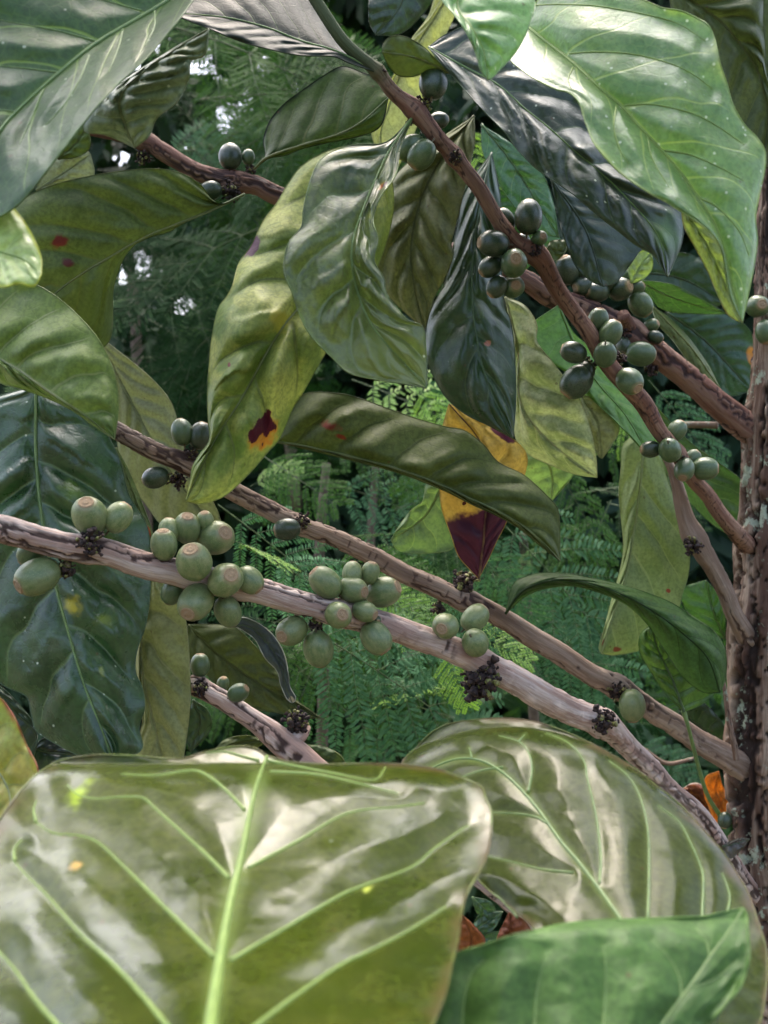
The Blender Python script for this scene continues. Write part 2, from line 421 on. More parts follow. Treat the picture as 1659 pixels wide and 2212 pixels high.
def berry_mesh(seed):
    r = random.Random(seed); nl, ns = 26, 36
    V = []; F = []; mi = []
    prof = []
    for i in range(nl+1):
        a = math.pi*i/nl; z = -math.cos(a)*1.18; rad = math.sin(a)**.9 if 0 < i < nl else 0
        prof.append([rad, z])
    # flatten the far end into a scar with a low ring
    P2 = [(q[0], q[1]) for q in prof if q[1] < 1.07 and q[0] > .04]
    P2 = [(.07, -1.5), (.07, -1.12)]+P2
    ztop = P2[-1][1]
    P2 += [(.43, ztop+.01), (.40, 1.13), (.36, 1.12), (.28, 1.09), (.2, 1.10), (.13, 1.15), (.06, 1.14), (.001, 1.12)]
    nd = 7
    for (rad, z) in P2:
        for j in range(ns):
            th = 2*math.pi*j/ns
            w = 1+.02*math.sin(2*th+seed)+.012*math.sin(5*th+seed*2)
            V.append((rad*w*math.cos(th), rad*w*math.sin(th)*.96, z))
    n = len(P2)
    for i in range(n-1):
        for j in range(ns):
            F.append((i*ns+j, i*ns+(j+1) % ns, (i+1)*ns+(j+1) % ns, (i+1)*ns+j)); mi.append(1 if i >= n-1-nd else (2 if i < 1 else 0))
    V.append((0, 0, P2[-1][1])); V.append((0, 0, -1.5)); k = n*ns
    for j in range(ns):
        F.append(((n-1)*ns+j, (n-1)*ns+(j+1) % ns, k)); mi.append(1)
        F.append(((j+1) % ns, j, k+1)); mi.append(2)
    return V, F, mi
BM = {}
def berry(key, zn, x, y, rx, ry, axis=(0, 0, -1), side='f', tone='light', parent=None, extra=0.):
    (x, y), = Z(zn, [(x, y)]); s = OFF[zn][2]; r = (rx+ry)/2/s
    k, dist, D, rb, Rb = near(key, x, y)
    px = K9*D/2212
    g = math.sqrt(max(0., (rb+r*.92)**2-dist**2))*px
    d = D-g if side == 'f' else (D+g if side == 'b' else D)
    d -= extra
    rw = r*K9*d/2212
    w = P(x, y, d)
    var = random.choice((1, 2, 3))
    if (tone, var) not in BM:
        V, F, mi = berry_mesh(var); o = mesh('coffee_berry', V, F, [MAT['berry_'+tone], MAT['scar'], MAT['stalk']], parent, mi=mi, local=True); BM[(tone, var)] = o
        o2 = o
    else:
        o2 = BM[(tone, var)].copy(); COL.objects.link(o2); o2.parent = parent
    ax = Vector((axis[0], -axis[2] if False else -axis[2]*1., -axis[1])).normalized()   # screen right, towards camera = -Y, up
    o2.rotation_mode = 'QUATERNION'
    o2.rotation_quaternion = Vector((0, 0, 1)).rotation_difference(ax) @ Quaternion((0, 0, 1), random.uniform(0, 6.28))
    o2.scale = (rw*.97, rw*.97, rw)
    o2.location = Vector(w)-Vector(parent['_w'])
    return o2
def cluster(key, zn, x, y, r, parent, n=60, side='f', mats=None, seed=1, tips=.15):
    (x, y), = Z(zn, [(x, y)]); r /= OFF[zn][2]
    k, dist, D, rb, Rb = near(key, x, y)
    px = K9*D/2212
    d = D-math.sqrt(max(0., (rb+r*.4)**2-dist**2))*px
    c = np.array(P(x, y, d)); rr = r*px; rs = random.Random(seed*31+int(x)); mb = MB()
    axis = np.array(WOOD[key][4][k])
    for i in range(int(n*1.7)):
        v = Vector((rs.gauss(0, 1), rs.gauss(0, 1), rs.gauss(0, 1))).normalized()
        o = c+np.array(v)*rr*rs.uniform(.1, .55)+np.array([0, rr*.3, 0])
        o = o*.8+.2*(axis*.5+c*.5)
        l = rr*rs.uniform(.15, .5); w = rr*rs.uniform(.04, .1)
        vv = np.array(v); bend = np.array([rs.uniform(-1, 1) for _ in range(3)])*l*.35
        cc = np.array([o, o+vv*l*.5+bend*.5, o+vv*l*.85+bend, o+vv*l+bend])
        tip = rs.random() < tips
        cc = np.vstack([cc, cc[-1:]+(cc[-1:]-cc[-2:-1])*.35]); e = rs.uniform(.9, 2.1); a, f = tube(cc, [w*.8, w*.7, w*e, w*e*1.1, w*.25], 7)
        mb.add(a, f, 1 if tip else 0)
    V, F = mb.get()
    return mesh('dried_flower_cluster', V, F, mats or [MAT['dried'], MAT['dtip']], parent, mi=mb.mi)
# ================================================================= materials
MAT = {}
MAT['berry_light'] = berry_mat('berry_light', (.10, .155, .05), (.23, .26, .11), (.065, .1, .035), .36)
MAT['berry_mid'] = berry_mat('berry_mid', (.045, .085, .03), (.1, .145, .055), (.03, .065, .028), .3)  # mid and dark tones put the shade on upper berries into the colour
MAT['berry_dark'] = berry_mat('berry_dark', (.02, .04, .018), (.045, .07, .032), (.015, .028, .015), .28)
MAT['scar'] = plain_mat('scar', (.3, .19, .1), (.44, .32, .19), .7, 700, rnd=.4, bump=.5)
MAT['stalk'] = plain_mat('stalk', (.12, .1, .05), (.06, .04, .02), .7, 700)
MAT['dried'] = plain_mat('dried', (.012, .007, .008), (.05, .028, .022), .85, 500, bump=.8)
MAT['dtip'] = plain_mat('dtip', (.22, .24, .06), (.08, .05, .02), .6, 900)
MAT['rib_pale'] = plain_mat('rib_pale', (.22, .32, .075), (.18, .27, .06), .5, 300, .2)
MAT['rib_green'] = plain_mat('rib_green', (.17, .26, .08), (.13, .21, .07), .4, 300, .15)
MAT['rib_olive'] = plain_mat('rib_olive', (.16, .19, .07), (.12, .15, .055), .5, 300, .1)
MAT['rib_dark'] = plain_mat('rib_dark', (.07, .12, .05), (.05, .09, .04), .4, 300, .1)
bark_a = bark_mat('bark_pale', (.42, .28, .225), (.68, .56, .49), (.3, .19, .15), crack=(.03, .013, .01), lichen=.0)
bark_b = bark_mat('bark_red', (.17, .08, .055), (.28, .17, .12), (.11, .05, .035), crack=(.03, .015, .015), green=(.07, .09, .04))
bark_c = bark_mat('bark_mid', (.23, .155, .11), (.38, .29, .225), (.14, .09, .065), crack=(.04, .02, .018))
bark_t = bark_mat('bark_trunk', (.155, .09, .06), (.35, .265, .195), (.09, .047, .032), crack=(.016, .009, .007), lichen=.05)
def LM(name, kind, **kw):
    base = dict(
        under=dict(a=(.1, .15, .036), b=(.15, .2, .055), vein=(.17, .2, .07), rough=.46, trans=.16, gloss=.22, va=.45),
        underdark=dict(a=(.045, .075, .016), b=(.078, .11, .027), vein=(.09, .1, .03), rough=.48, trans=.12, gloss=.2, va=.5),
        upper=dict(a=(.022, .072, .014), b=(.045, .11, .022), vein=(.14, .22, .07), rough=.3, trans=.2, gloss=.6, va=.6),
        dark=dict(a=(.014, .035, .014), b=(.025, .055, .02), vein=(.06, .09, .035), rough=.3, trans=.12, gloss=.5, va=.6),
        bright=dict(a=(.11, .23, .05), b=(.16, .29, .07), vein=(.3, .4, .12), rough=.38, trans=.3, gloss=.5, va=.5),
        shiny=dict(a=(.08, .13, .03), b=(.12, .17, .045), vein=(.4, .55, .16), rough=.16, trans=.15, gloss=.25, va=0., mid=.0, coat=.03, bump=.14, tert=.07),
    )[kind].copy(); base.update(kw)
    return leaf_mat(name, **base)
# ================================================================= the coffee tree
tree = empty('coffee_tree', P(1645, 1600, .53)*np.array([1, 1, 0]), 'coffee tree with cracked reddish brown trunk and slanting branches of green berries', 'tree')
trunk = wood('T', [(1668, 0, .55, 40), (1664, 300, .545, 48), (1662, 450, .54, 52), (1662, 600, .535, 62), (1670, 750, .53, 84), (1668, 900, .53, 104), (1665, 1000, .53, 112), (1655, 1150, .53, 112),
        (1648, 1300, .53, 122), (1640, 1450, .53, 126), (1638, 1600, .53, 130), (1640, 1750, .53, 130), (1655, 1900, .53, 132), (1680, 2100, .53, 136), (1700, 2350, .53, 140), (1710, 2900, .53, 150),
        (1710, 4200, .53, 165), (1710, 7200, .53, 185)], bark_t, tree, 'trunk', crackw=.24, deep=.24, around=110, seed=3, rough=.09, seglen=.0014, freq=.55,
        nodes=[(1592, 904, .12, .012), (1612, 1178, .1, .012), (1566, 1631, .12, .014), (1590, 1360, .1, .012)])
def branch(key, pts, mat, label, **kw):
    e = empty('branch', P(*pts[-1][:3]), label, parent=tree)
    wood(key, pts, mat, e, 'bark', **kw)
    return e
b5 = branch('B5', [(-60, 1138, .36, 62), (0, 1144, .365, 62), (78, 1167, .37, 60), (156, 1183, .375, 60), (234, 1193, .38, 58), (312, 1219, .385, 60), (385, 1235, .39, 58), (520, 1271, .40, 56),
        (625, 1297, .41, 55), (703, 1318, .415, 55), (833, 1352, .425, 56), (925, 1381, .435, 56), (1003, 1412, .44, 56), (1087, 1452, .45, 58), (1160, 1495, .455, 60), (1238, 1537, .465, 58),
        (1305, 1563, .47, 56), (1358, 1615, .48, 46), (1420, 1678, .49, 44), (1488, 1740, .5, 42), (1535, 1790, .505, 40), (1580, 1860, .51, 40), (1660, 1975, .53, 44)], bark_a,
        'thickest pale pinkish branch with four clusters of berries', seed=11, crackw=.17, deep=.17, freq=.6, rough=.09,
        nodes=[(190, 1190, .14, .004), (420, 1245, .1, .006), (735, 1325, .12, .005), (1040, 1430, .16, .005), (1300, 1563, .2, .004)])
b4 = branch('B4', [(170, 880, .45, 34), (255, 930, .445, 38), (330, 972, .445, 40), (400, 1003, .447, 42), (470, 1045, .45, 42), (540, 1082, .455, 42), (640, 1130, .46, 42), (720, 1165, .465, 42),
        (800, 1200, .47, 43), (878, 1240, .475, 44), (967, 1284, .48, 46), (1055, 1320, .485, 46), (1160, 1381, .495, 48), (1264, 1448, .5, 48), (1326, 1480, .505, 50), (1394, 1521, .51, 48),
        (1472, 1579, .515, 50), (1566, 1631, .52, 56), (1640, 1680, .53, 60)], bark_c, 'straight brown branch below the maroon leaf', seed=23, crackw=.17, deep=.14, freq=.65, rough=.08,
        nodes=[(400, 1003, .14, .004), (645, 1132, .14, .004), (1010, 1300, .2, .005), (1335, 1485, .18, .005)])
b3 = branch('B3', [(150, 268, .47, 14), (190, 285, .47, 18), (300, 303, .47, 34), (345, 325, .47, 38), (420, 368, .472, 38), (485, 392, .475, 42), (550, 402, .478, 40), (605, 427, .48, 42), (800, 490, .49, 42),
        (1000, 555, .5, 42), (1128, 600, .505, 44), (1190, 636, .508, 50), (1264, 672, .51, 52), (1337, 711, .515, 60), (1394, 745, .517, 58), (1446, 785, .52, 54), (1498, 826, .523, 54),
        (1550, 870, .526, 56), (1600, 910, .53, 62), (1650, 950, .53, 60)], bark_b, 'cracked branch passing behind the hanging leaves', seed=31, crackw=.16, deep=.13, freq=.7,
        nodes=[(305, 305, .25, .004), (510, 398, .25, .005), (1360, 720, .2, .006)])
b1 = branch('B1', [(650, -60, .395, 26), (672, -10, .397, 26), (735, 85, .40, 27), (812, 152, .405, 28), (850, 200, .407, 32), (895, 240, .41, 36), (940, 292, .413, 36), (985, 337, .417, 34), (1030, 405, .42, 33),
        (1070, 470, .425, 33), (1112, 522, .43, 36), (1163, 556, .433, 42), (1201, 620, .44, 38), (1243, 685, .447, 36), (1274, 727, .45, 36), (1300, 768, .455, 36), (1325, 805, .457, 38), (1358, 841, .46, 40),
        (1394, 878, .465, 40), (1425, 935, .47, 34), (1467, 987, .477, 32), (1498, 1039, .485, 32), (1535, 1081, .495, 33), (1576, 1133, .505, 34), (1620, 1190, .53, 42)], bark_b,
        'slim reddish branch crossing in front, green near its tip', seed=41, crackw=.075, deep=.06, green_to=(120, 230),
        nodes=[(815, 155, .3, .0025), (895, 240, .3, .004), (985, 337, .25, .003), (1150, 548, .25, .004), (1300, 768, .12, .004), (1460, 980, .2, .003)])
b7 = branch('B7', [(1425, 960, .505, 12), (1447, 1005, .5, 20), (1468, 1070, .5, 30), (1487, 1135, .5, 40), (1510, 1180, .5, 44), (1540, 1230, .505, 40), (1566, 1280, .51, 38),
        (1585, 1330, .515, 40), (1625, 1400, .53, 50)], bark_c, 'short grey brown branch beside the trunk', seed=51, crackw=.17, deep=.14, freq=.7, nodes=[(1500, 1160, .25, .005)])
b6 = branch('B6', [(408, 1470, .44, 30), (430, 1480, .44, 44), (455, 1497, .44, 44), (495, 1522, .44, 44), (547, 1558, .44, 46), (590, 1590, .44, 58), (640, 1628, .44, 62), (720, 1690, .44, 46), (860, 1790, .45, 40),
        (1032, 1908, .46, 22), (1155, 2005, .47, 24), (1400, 2200, .49, 40), (1690, 2460, .53, 60)], bark_a, 'stubby forked branch rising out of the glossy leaf', seed=61, crackw=.17, deep=.16, freq=.65,
        nodes=[(420, 1475, .25, .003)])
# short side stubs and peeling strips of bark on the trunk
for i, (pts, pr, mt) in enumerate([([(1368, 720, .515, 30), (1352, 692, .507, 30), (1345, 678, .503, 26)], b3, bark_b), ([(620, 1610, .44, 44), (650, 1585, .445, 34), (662, 1570, .45, 24)], b6, bark_a),
                                   ([(1562, 1470, .5, 8), (1578, 1560, .5, 12), (1590, 1640, .5, 14)], tree, bark_t)]):
    wood('S%d' % i, pts, mt, pr, 'side_twig', seed=70+i)
# ---- berries
F0 = (0, 0, -1)
def bl(key, par, rows):
    for row in rows:
        zn, x, y, rx, ry = row[:5]; ax = row[5] if len(row) > 5 else (random.uniform(-.6, .6), random.uniform(.2, .9), -.3*random.random())
        sd = row[6] if len(row) > 6 else 'f'; tn = row[7] if len(row) > 7 else 'light'; ex = row[8] if len(row) > 8 else 0.
        berry(key, zn, x, y, rx, ry, ax, sd, tn, par, ex)
# axis = (screen x, screen y down, towards camera)
A_ = lambda dx, dy, z=.75: (dx, dy, z)
bl('B5', b5, [
    (5, 372, 150, 72, 82, A_(.0, -.62, .65)), (5, 490, 155, 56, 62, (.5, -.8, -.3)), (5, 155, 400, 88, 78, A_(-.75, .45, .55)), (5, 130, 300, 62, 50, (-.6, .6, -.2), 'b', 'mid'),
    (5, 680, 268, 62, 54, A_(0, -.8, .3), 'f'), (5, 700, 208, 46, 44, (0, -1, -.2), 'b'), (5, 775, 200, 60, 60, A_(.15, -.75, .6), 'b'), (5, 850, 170, 38, 38, A_(0, -.9, .5), 'b'),
    (5, 895, 240, 78, 72, A_(.6, -.28, .75), 'f'), (5, 805, 340, 72, 82, A_(-.05, -.62, .7), 'f', 'light', .003), (5, 935, 415, 72, 78, A_(.4, -.32, .85), 'f', 'light', .002), (5, 1035, 415, 52, 58, A_(.6, .6, .1), 'f'),
    (5, 812, 505, 75, 78, A_(-.28, .55, .8), 'f'), (5, 945, 545, 60, 60, (.2, .7, -.4), 'f'), (5, 715, 462, 52, 48, (-.3, .8, -.3), 'b', 'mid'),
    (5, 1350, 425, 60, 70, A_(-.6, -.6, .1), 'f'), (5, 1462, 455, 60, 58, A_(.7, .1, .5), 'f', 'light', .003), (5, 1460, 388, 46, 44, (.1, -.9, -.3), 'b'), (5, 1535, 385, 42, 42, (.2, -.9, .2), 'b'),
    (5, 1590, 465, 68, 62, A_(.85, -.35, .35), 'f'), (5, 1403, 560, 58, 60, A_(.3, -.1, .9), 'f', 'light', .001), (5, 1513, 545, 50, 45, (.6, .2, .3), 'f'), (5, 1210, 625, 70, 58, A_(-.5, .25, .75), 'f'),
    (5, 1320, 700, 62, 72, (.1, .9, -.3), 'f'), (5, 1560, 655, 68, 60, (.5, .7, .1), 'f'), (5, 1565, 578, 17, 17, (.2, .3, .9), 'f', 'dark'),
    (6, 322, 605, 62, 52, A_(-.3, .1, .9), 'f'), (6, 443, 572, 60, 52, (.6, -.6, -.2), 'b'), (6, 445, 675, 56, 62, (.2, .3, -.5), 'f', 'light', .001)])
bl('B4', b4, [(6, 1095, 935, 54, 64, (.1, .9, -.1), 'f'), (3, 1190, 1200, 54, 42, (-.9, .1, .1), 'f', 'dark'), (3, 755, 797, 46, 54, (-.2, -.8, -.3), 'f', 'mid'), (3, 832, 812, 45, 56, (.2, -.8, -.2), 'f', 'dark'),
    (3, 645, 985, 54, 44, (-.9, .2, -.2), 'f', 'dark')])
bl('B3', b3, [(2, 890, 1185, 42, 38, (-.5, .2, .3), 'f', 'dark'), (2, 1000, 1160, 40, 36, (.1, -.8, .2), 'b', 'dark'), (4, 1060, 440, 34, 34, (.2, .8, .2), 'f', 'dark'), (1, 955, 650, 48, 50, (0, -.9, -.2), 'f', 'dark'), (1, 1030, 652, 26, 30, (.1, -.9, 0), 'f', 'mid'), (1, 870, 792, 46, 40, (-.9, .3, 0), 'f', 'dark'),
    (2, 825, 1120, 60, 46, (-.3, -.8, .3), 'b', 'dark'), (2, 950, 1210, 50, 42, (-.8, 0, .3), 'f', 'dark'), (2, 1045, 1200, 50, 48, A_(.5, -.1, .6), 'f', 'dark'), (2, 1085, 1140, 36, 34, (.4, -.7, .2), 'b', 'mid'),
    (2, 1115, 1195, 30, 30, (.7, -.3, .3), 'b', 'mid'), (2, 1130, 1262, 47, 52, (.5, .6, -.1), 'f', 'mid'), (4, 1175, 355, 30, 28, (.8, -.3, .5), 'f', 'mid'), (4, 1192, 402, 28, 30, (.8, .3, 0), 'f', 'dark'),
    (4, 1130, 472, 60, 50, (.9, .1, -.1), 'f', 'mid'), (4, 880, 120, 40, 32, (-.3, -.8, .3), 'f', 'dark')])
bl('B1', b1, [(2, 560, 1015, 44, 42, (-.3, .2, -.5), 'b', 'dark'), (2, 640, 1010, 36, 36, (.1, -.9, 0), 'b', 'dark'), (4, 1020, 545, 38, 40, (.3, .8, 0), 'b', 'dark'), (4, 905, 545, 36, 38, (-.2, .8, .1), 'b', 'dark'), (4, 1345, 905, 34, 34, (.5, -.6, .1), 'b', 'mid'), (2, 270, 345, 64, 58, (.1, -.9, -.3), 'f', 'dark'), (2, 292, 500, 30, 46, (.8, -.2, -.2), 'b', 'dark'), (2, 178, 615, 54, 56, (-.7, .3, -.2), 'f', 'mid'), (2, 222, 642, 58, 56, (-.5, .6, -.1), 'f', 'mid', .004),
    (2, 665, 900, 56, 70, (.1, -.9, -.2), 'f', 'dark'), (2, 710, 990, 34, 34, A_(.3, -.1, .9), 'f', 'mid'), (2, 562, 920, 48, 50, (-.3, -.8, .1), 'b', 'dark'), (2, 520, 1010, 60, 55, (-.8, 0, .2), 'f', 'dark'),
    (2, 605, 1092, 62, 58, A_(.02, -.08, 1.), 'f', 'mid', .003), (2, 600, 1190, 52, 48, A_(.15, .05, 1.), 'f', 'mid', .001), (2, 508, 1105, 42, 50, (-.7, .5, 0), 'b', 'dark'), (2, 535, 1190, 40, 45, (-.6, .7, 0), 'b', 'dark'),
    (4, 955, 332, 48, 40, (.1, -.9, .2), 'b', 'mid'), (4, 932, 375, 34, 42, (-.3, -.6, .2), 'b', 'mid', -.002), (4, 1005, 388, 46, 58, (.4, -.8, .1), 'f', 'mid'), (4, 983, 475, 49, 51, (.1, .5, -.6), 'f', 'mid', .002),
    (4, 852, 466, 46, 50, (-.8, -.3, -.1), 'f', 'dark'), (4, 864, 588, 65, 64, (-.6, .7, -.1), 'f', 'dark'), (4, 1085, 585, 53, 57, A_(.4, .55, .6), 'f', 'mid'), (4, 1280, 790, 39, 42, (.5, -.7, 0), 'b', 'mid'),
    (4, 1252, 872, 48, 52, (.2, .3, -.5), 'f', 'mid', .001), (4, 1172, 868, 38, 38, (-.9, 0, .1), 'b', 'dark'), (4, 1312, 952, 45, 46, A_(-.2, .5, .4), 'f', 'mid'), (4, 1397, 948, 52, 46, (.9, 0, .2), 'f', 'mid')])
bl('B6', b6, [(5, 830, 768, 40, 46, (0, -.9, -.1), 'b', 'mid'), (5, 925, 845, 29, 26, (.1, -.8, .3), 'b', 'mid'), (5, 988, 882, 43, 38, (.7, -.4, .2), 'f', 'mid')])
tk = empty('branch', P(1660, 690, .53), 'thin upper part of the trunk with two berries', parent=tree)
bl('T', tk, [(4, 1615, 275, 48, 50, A_(.05, .0, 1.), 'f', 'mid'), (4, 1648, 382, 42, 46, (.1, .8, .1), 'f', 'mid'), (8, 1480, 482, 27, 32, (-.2, .8, .1), 'f', 'dark')])
for (k, par, zn, x, y, r, n) in [('B5', b5, 5, 370, 262, 75, 70), ('B5', b5, 5, 262, 385, 62, 60), ('B5', b5, 5, 1310, 612, 50, 40), ('B5', b5, 5, 1480, 500, 30, 20), ('B5', b5, 6, 470, 830, 112, 150),
        ('B5', b5, 6, 978, 1005, 72, 90), ('B4', b4, 6, 400, 425, 75, 90), ('B4', b4, 6, 290, 540, 45, 40), ('B4', b4, 6, 1030, 872, 55, 60), ('B4', b4, 3, 790, 880, 50, 40), ('B4', b4, 3, 735, 1000, 55, 50), ('B4', b4, 3, 1250, 1165, 50, 50),
        ('B3', b3, 1, 590, 650, 50, 40), ('B3', b3, 1, 955, 790, 55, 50), ('B3', b3, 1, 1040, 690, 35, 30), ('B3', b3, 2, 900, 1150, 50, 40), ('B3', b3, 4, 1070, 380, 50, 40), ('B3', b3, 4, 1180, 540, 45, 40), ('B3', b3, 6, -99, -99, 0, 0),
        ('B1', b1, 2, 240, 420, 48, 40), ('B1', b1, 2, 362, 650, 42, 40), ('B1', b1, 2, 170, 510, 28, 25), ('B1', b1, 2, 60, 290, 26, 25), ('B1', b1, 2, 690, 1030, 45, 40), ('B1', b1, 4, 1050, 490, 45, 40), ('B1', b1, 4, 910, 520, 45, 35), ('B1', b1, 4, 1300, 900, 35, 30),
        ('B7', b7, 6, 1350, 275, 55, 60), ('B6', b6, 5, 825, 862, 48, 60), ('B6', b6, 5, 1235, 990, 70, 70), ('T', tree, 4, 1535, 720, 45, 40)]:
    if n: cluster(k, zn, x, y, r, par, n, seed=n)
# ---- leaves that join a branch one can see
leaf('leaf', [(x, y, d) for (x, y), d in zip(Z(1, [(1055, 702), (1110, 652), (1250, 603), (1400, 558), (1500, 505), (1610, 405)]), (.475, .47, .465, .46, .455, .455))],
     Z(1, [(1055, 702), (1100, 650), (1093, 580), (1120, 500), (1180, 430), (1260, 370), (1340, 315), (1420, 275), (1500, 300), (1560, 325), (1610, 400)]),
     Z(1, [(1055, 702), (1112, 658), (1180, 645), (1260, 615), (1380, 587), (1500, 562), (1580, 520), (1610, 405)]), LM('leaf_a', 'underdark', N=5, a=(.03, .055, .012), b=(.055, .085, .02), gloss=.12, edge=(.012, .02, .01), ew=.9), dl=.012, dr=.004, quilt=.0016, N=5, sa=.3, vmat=MAT['rib_olive'], parent=b3,
     label='dark olive leaf seen from below, ending at the slim branch')
leaf('leaf', [(x, y, d) for (x, y), d in zip(Z(1, [(1015, 805), (860, 880), (720, 935), (600, 985), (450, 1070), (340, 1135), (230, 1215), (150, 1290)]), (.47, .462, .458, .455, .452, .45, .45, .45))],
     Z(1, [(1015, 805), (900, 850), (840, 775), (760, 722), (650, 700), (500, 710), (350, 735), (200, 775), (70, 850), (20, 1000), (60, 1180), (150, 1290)]),
     Z(1, [(1015, 805), (800, 905), (700, 960), (600, 992), (480, 1070), (468, 1200), (450, 1420), (300, 1450), (150, 1290)]),
     LM('leaf_d', 'underdark', a=(.05, .075, .018), b=(.09, .12, .034), N=7, spots=[(.69, -.42, .034, .09, (.1, .07, .02), .6), (.69, -.42, .026, .07, (.11, .02, .018), .4), (.74, -.2, .03, .08, (.07, .02, .018), .6)]), dl=-.008, dr=.03, quilt=.003, N=7, vmat=MAT['rib_olive'], parent=b3,
     label='broad olive leaf with two red spots seen from below')
leaf('leaf', [(x, y, d) for (x, y), d in zip(Z(1, [(1575, 305), (1400, 215), (1250, 170), (1100, 112), (930, 72), (700, 52)]), (.405, .40, .40, .40, .40, .40))],
     Z(1, [(1575, 305), (1430, 190), (1390, 100), (1300, -20), (1100, -90), (900, -60), (700, 50)]), Z(1, [(1575, 305), (1450, 262), (1380, 234), (1250, 230), (1130, 207), (1000, 172), (850, 112), (700, 54)]),
     LM('leaf_bb', 'dark', dust=.03, a=(.016, .024, .018), b=(.026, .034, .026), rough=.5, gloss=.15), dl=.02, dr=-.008, quilt=.0008, vmat=MAT['rib_green'], parent=b1, label='dusty dark green leaf hanging off the top of the branch')
leaf('leaf', [(x, y, d) for (x, y), d in zip(Z(2, [(345, 305), (200, 240), (60, 215)]), (.41, .40, .395))], Z(2, [(345, 305), (290, 255), (230, 195), (160, 155), (100, 150), (65, 180), (60, 215)]),
     Z(2, [(345, 305), (250, 300), (180, 318), (120, 310), (80, 262), (60, 215)]), LM('leaf_z', 'underdark', a=(.075, .1, .03), N=5), dl=-.003, dr=.006, N=5, parent=b1, vmat=MAT['rib_olive'], label='small rounded olive leaf over a dark berry')
Kmid = [(893, 250), (845, 318), (812, 385), (786, 448), (766, 505), (760, 557), (771, 625), (797, 691), (830, 737), (870, 780), (921, 836)]
leaf('leaf', [(x, y, d) for (x, y), d in zip(Kmid, (.41, .395, .385, .378, .373, .37, .37, .368, .366, .365, .362))],
     [(893, 250), (835, 306), (771, 312), (729, 323), (693, 344), (672, 385), (656, 448), (651, 490), (625, 521), (614, 562), (615, 594), (630, 630), (640, 660), (656, 700), (677, 732), (719, 774), (755, 806), (812, 820), (859, 827), (921, 838)],
     [(893, 250), (865, 320), (856, 375), (828, 416), (812, 448), (806, 479), (816, 516), (808, 562), (828, 599), (834, 630), (852, 660), (880, 690), (912, 705), (919, 742), (922, 789), (921, 838)],
     LM('leaf_k', 'upper', a=(.035, .058, .016), b=(.115, .15, .04), vein=(.13, .18, .08), rough=.33, dust=.1, N=7, mscale=75, spots=[(.95, .1, .35, 1.6, (.16, .2, .06), .8), (.26, .6, .02, .3, (.35, .22, .04), .9), (.26, .62, .012, .16, (.35, .09, .02), .5), (.25, .75, .012, .12, (.05, .01, .01), .2), (.36, .8, .03, .25, (.25, .28, .04), .9)],
        edge=(.2, .28, .07), ew=.95), dl=-.004, dr=-.002, quilt=.0026, N=7, wave=.003, vmat=MAT['rib_green'], parent=b1, step=5, label='curled mottled green leaf with a wavy edge and orange scar')
leaf('leaf', [(1034, 1250, .475), (1045, 1160, .468), (1050, 1060, .463), (1040, 960, .458), (970, 872, .455)],
     [(1034, 1250), (1015, 1230), (990, 1200), (974, 1155), (955, 1100), (950, 1055), (948, 1000), (955, 930), (970, 872)],
     [(1034, 1250), (1055, 1208), (1075, 1165), (1093, 1130), (1112, 1080), (1132, 1030), (1138, 985), (1110, 950), (1030, 905), (970, 872)],
     LM('leaf_o', 'under', a=(.42, .28, .055), b=(.5, .36, .08), vein=(.5, .38, .1), trans=.2, tcol=(1.1, 1., .6), N=6, va=.3,
        spots=[(.0, 0, .40, 3., (.045, .012, .028), .1), (.72, .95, .07, .25, (.07, .012, .03), .2), (.43, -.5, .012, .05, (.05, .01, .01), .2), (.48, -.3, .012, .05, (.05, .01, .01), .2), (.52, -.62, .012, .05, (.05, .01, .01), .2)]),
     dl=.004, dr=.006, quilt=.002, N=6, vmat=plain_mat('rib_maroon', (.08, .03, .03), (.2, .12, .04), .5), parent=b4, step=5, label='yellow leaf turned maroon at its stalk end')
# ================================================================= loose-standing leaves (twigs outside the view)
def mk(zn, pts, ds):
    q = Z(zn, pts); ds = ds if isinstance(ds, (list, tuple)) else (ds, ds)
    dd = np.interp(np.linspace(0, 1, len(q)), np.linspace(0, 1, len(ds)), ds)
    return [(x, y, d) for (x, y), d in zip(q, dd)]
def LF(zn, mid, d, L, R, mat, label, **kw):
    return leaf('coffee_leaf', mk(zn, mid, d), Z(zn, L), Z(zn, R), mat, label=label, **kw)
# top left, big
LF(0, [(480, -95), (365, 0), (213, 91), (125, 161), (36, 242), (0, 284), (-50, 370), (-90, 480)], (.34, .31, .30, .295),
   [(480, -95), (400, -160), (200, -150), (0, -60), (-150, 120), (-200, 330), (-90, 480)],
   [(480, -95), (417, 0), (375, 57), (312, 130), (234, 203), (177, 271), (120, 344), (68, 411), (31, 448), (-20, 475), (-90, 480)],
   LM('lf_tl', 'upper', a=(.025, .06, .02), b=(.045, .09, .03), vein=(.2, .3, .07), dust=.14, N=7, rough=.4, gloss=.35, edge=(.09, .16, .05)), 'large dusty green leaf with pale midrib filling the top left corner',
   dl=.01, dr=-.02, N=7, quilt=.003, vmat=MAT['rib_green'], midw=11, veins=[Z(1, [(410, 175), (250, 130), (120, 105), (-40, 75)]), Z(1, [(240, 300), (120, 285), (-40, 268)]), Z(1, [(590, 45), (500, 20), (400, -10)]), Z(1, [(70, 465), (0, 455), (-60, 450)]),
   Z(1, [(370, 230), (330, 330), (270, 430), (190, 520)]), Z(1, [(510, 120), (490, 200), (450, 300)]), Z(1, [(180, 370), (140, 470), (80, 600)]), Z(1, [(640, 40), (640, 110), (600, 190)])], side_w=2.4)
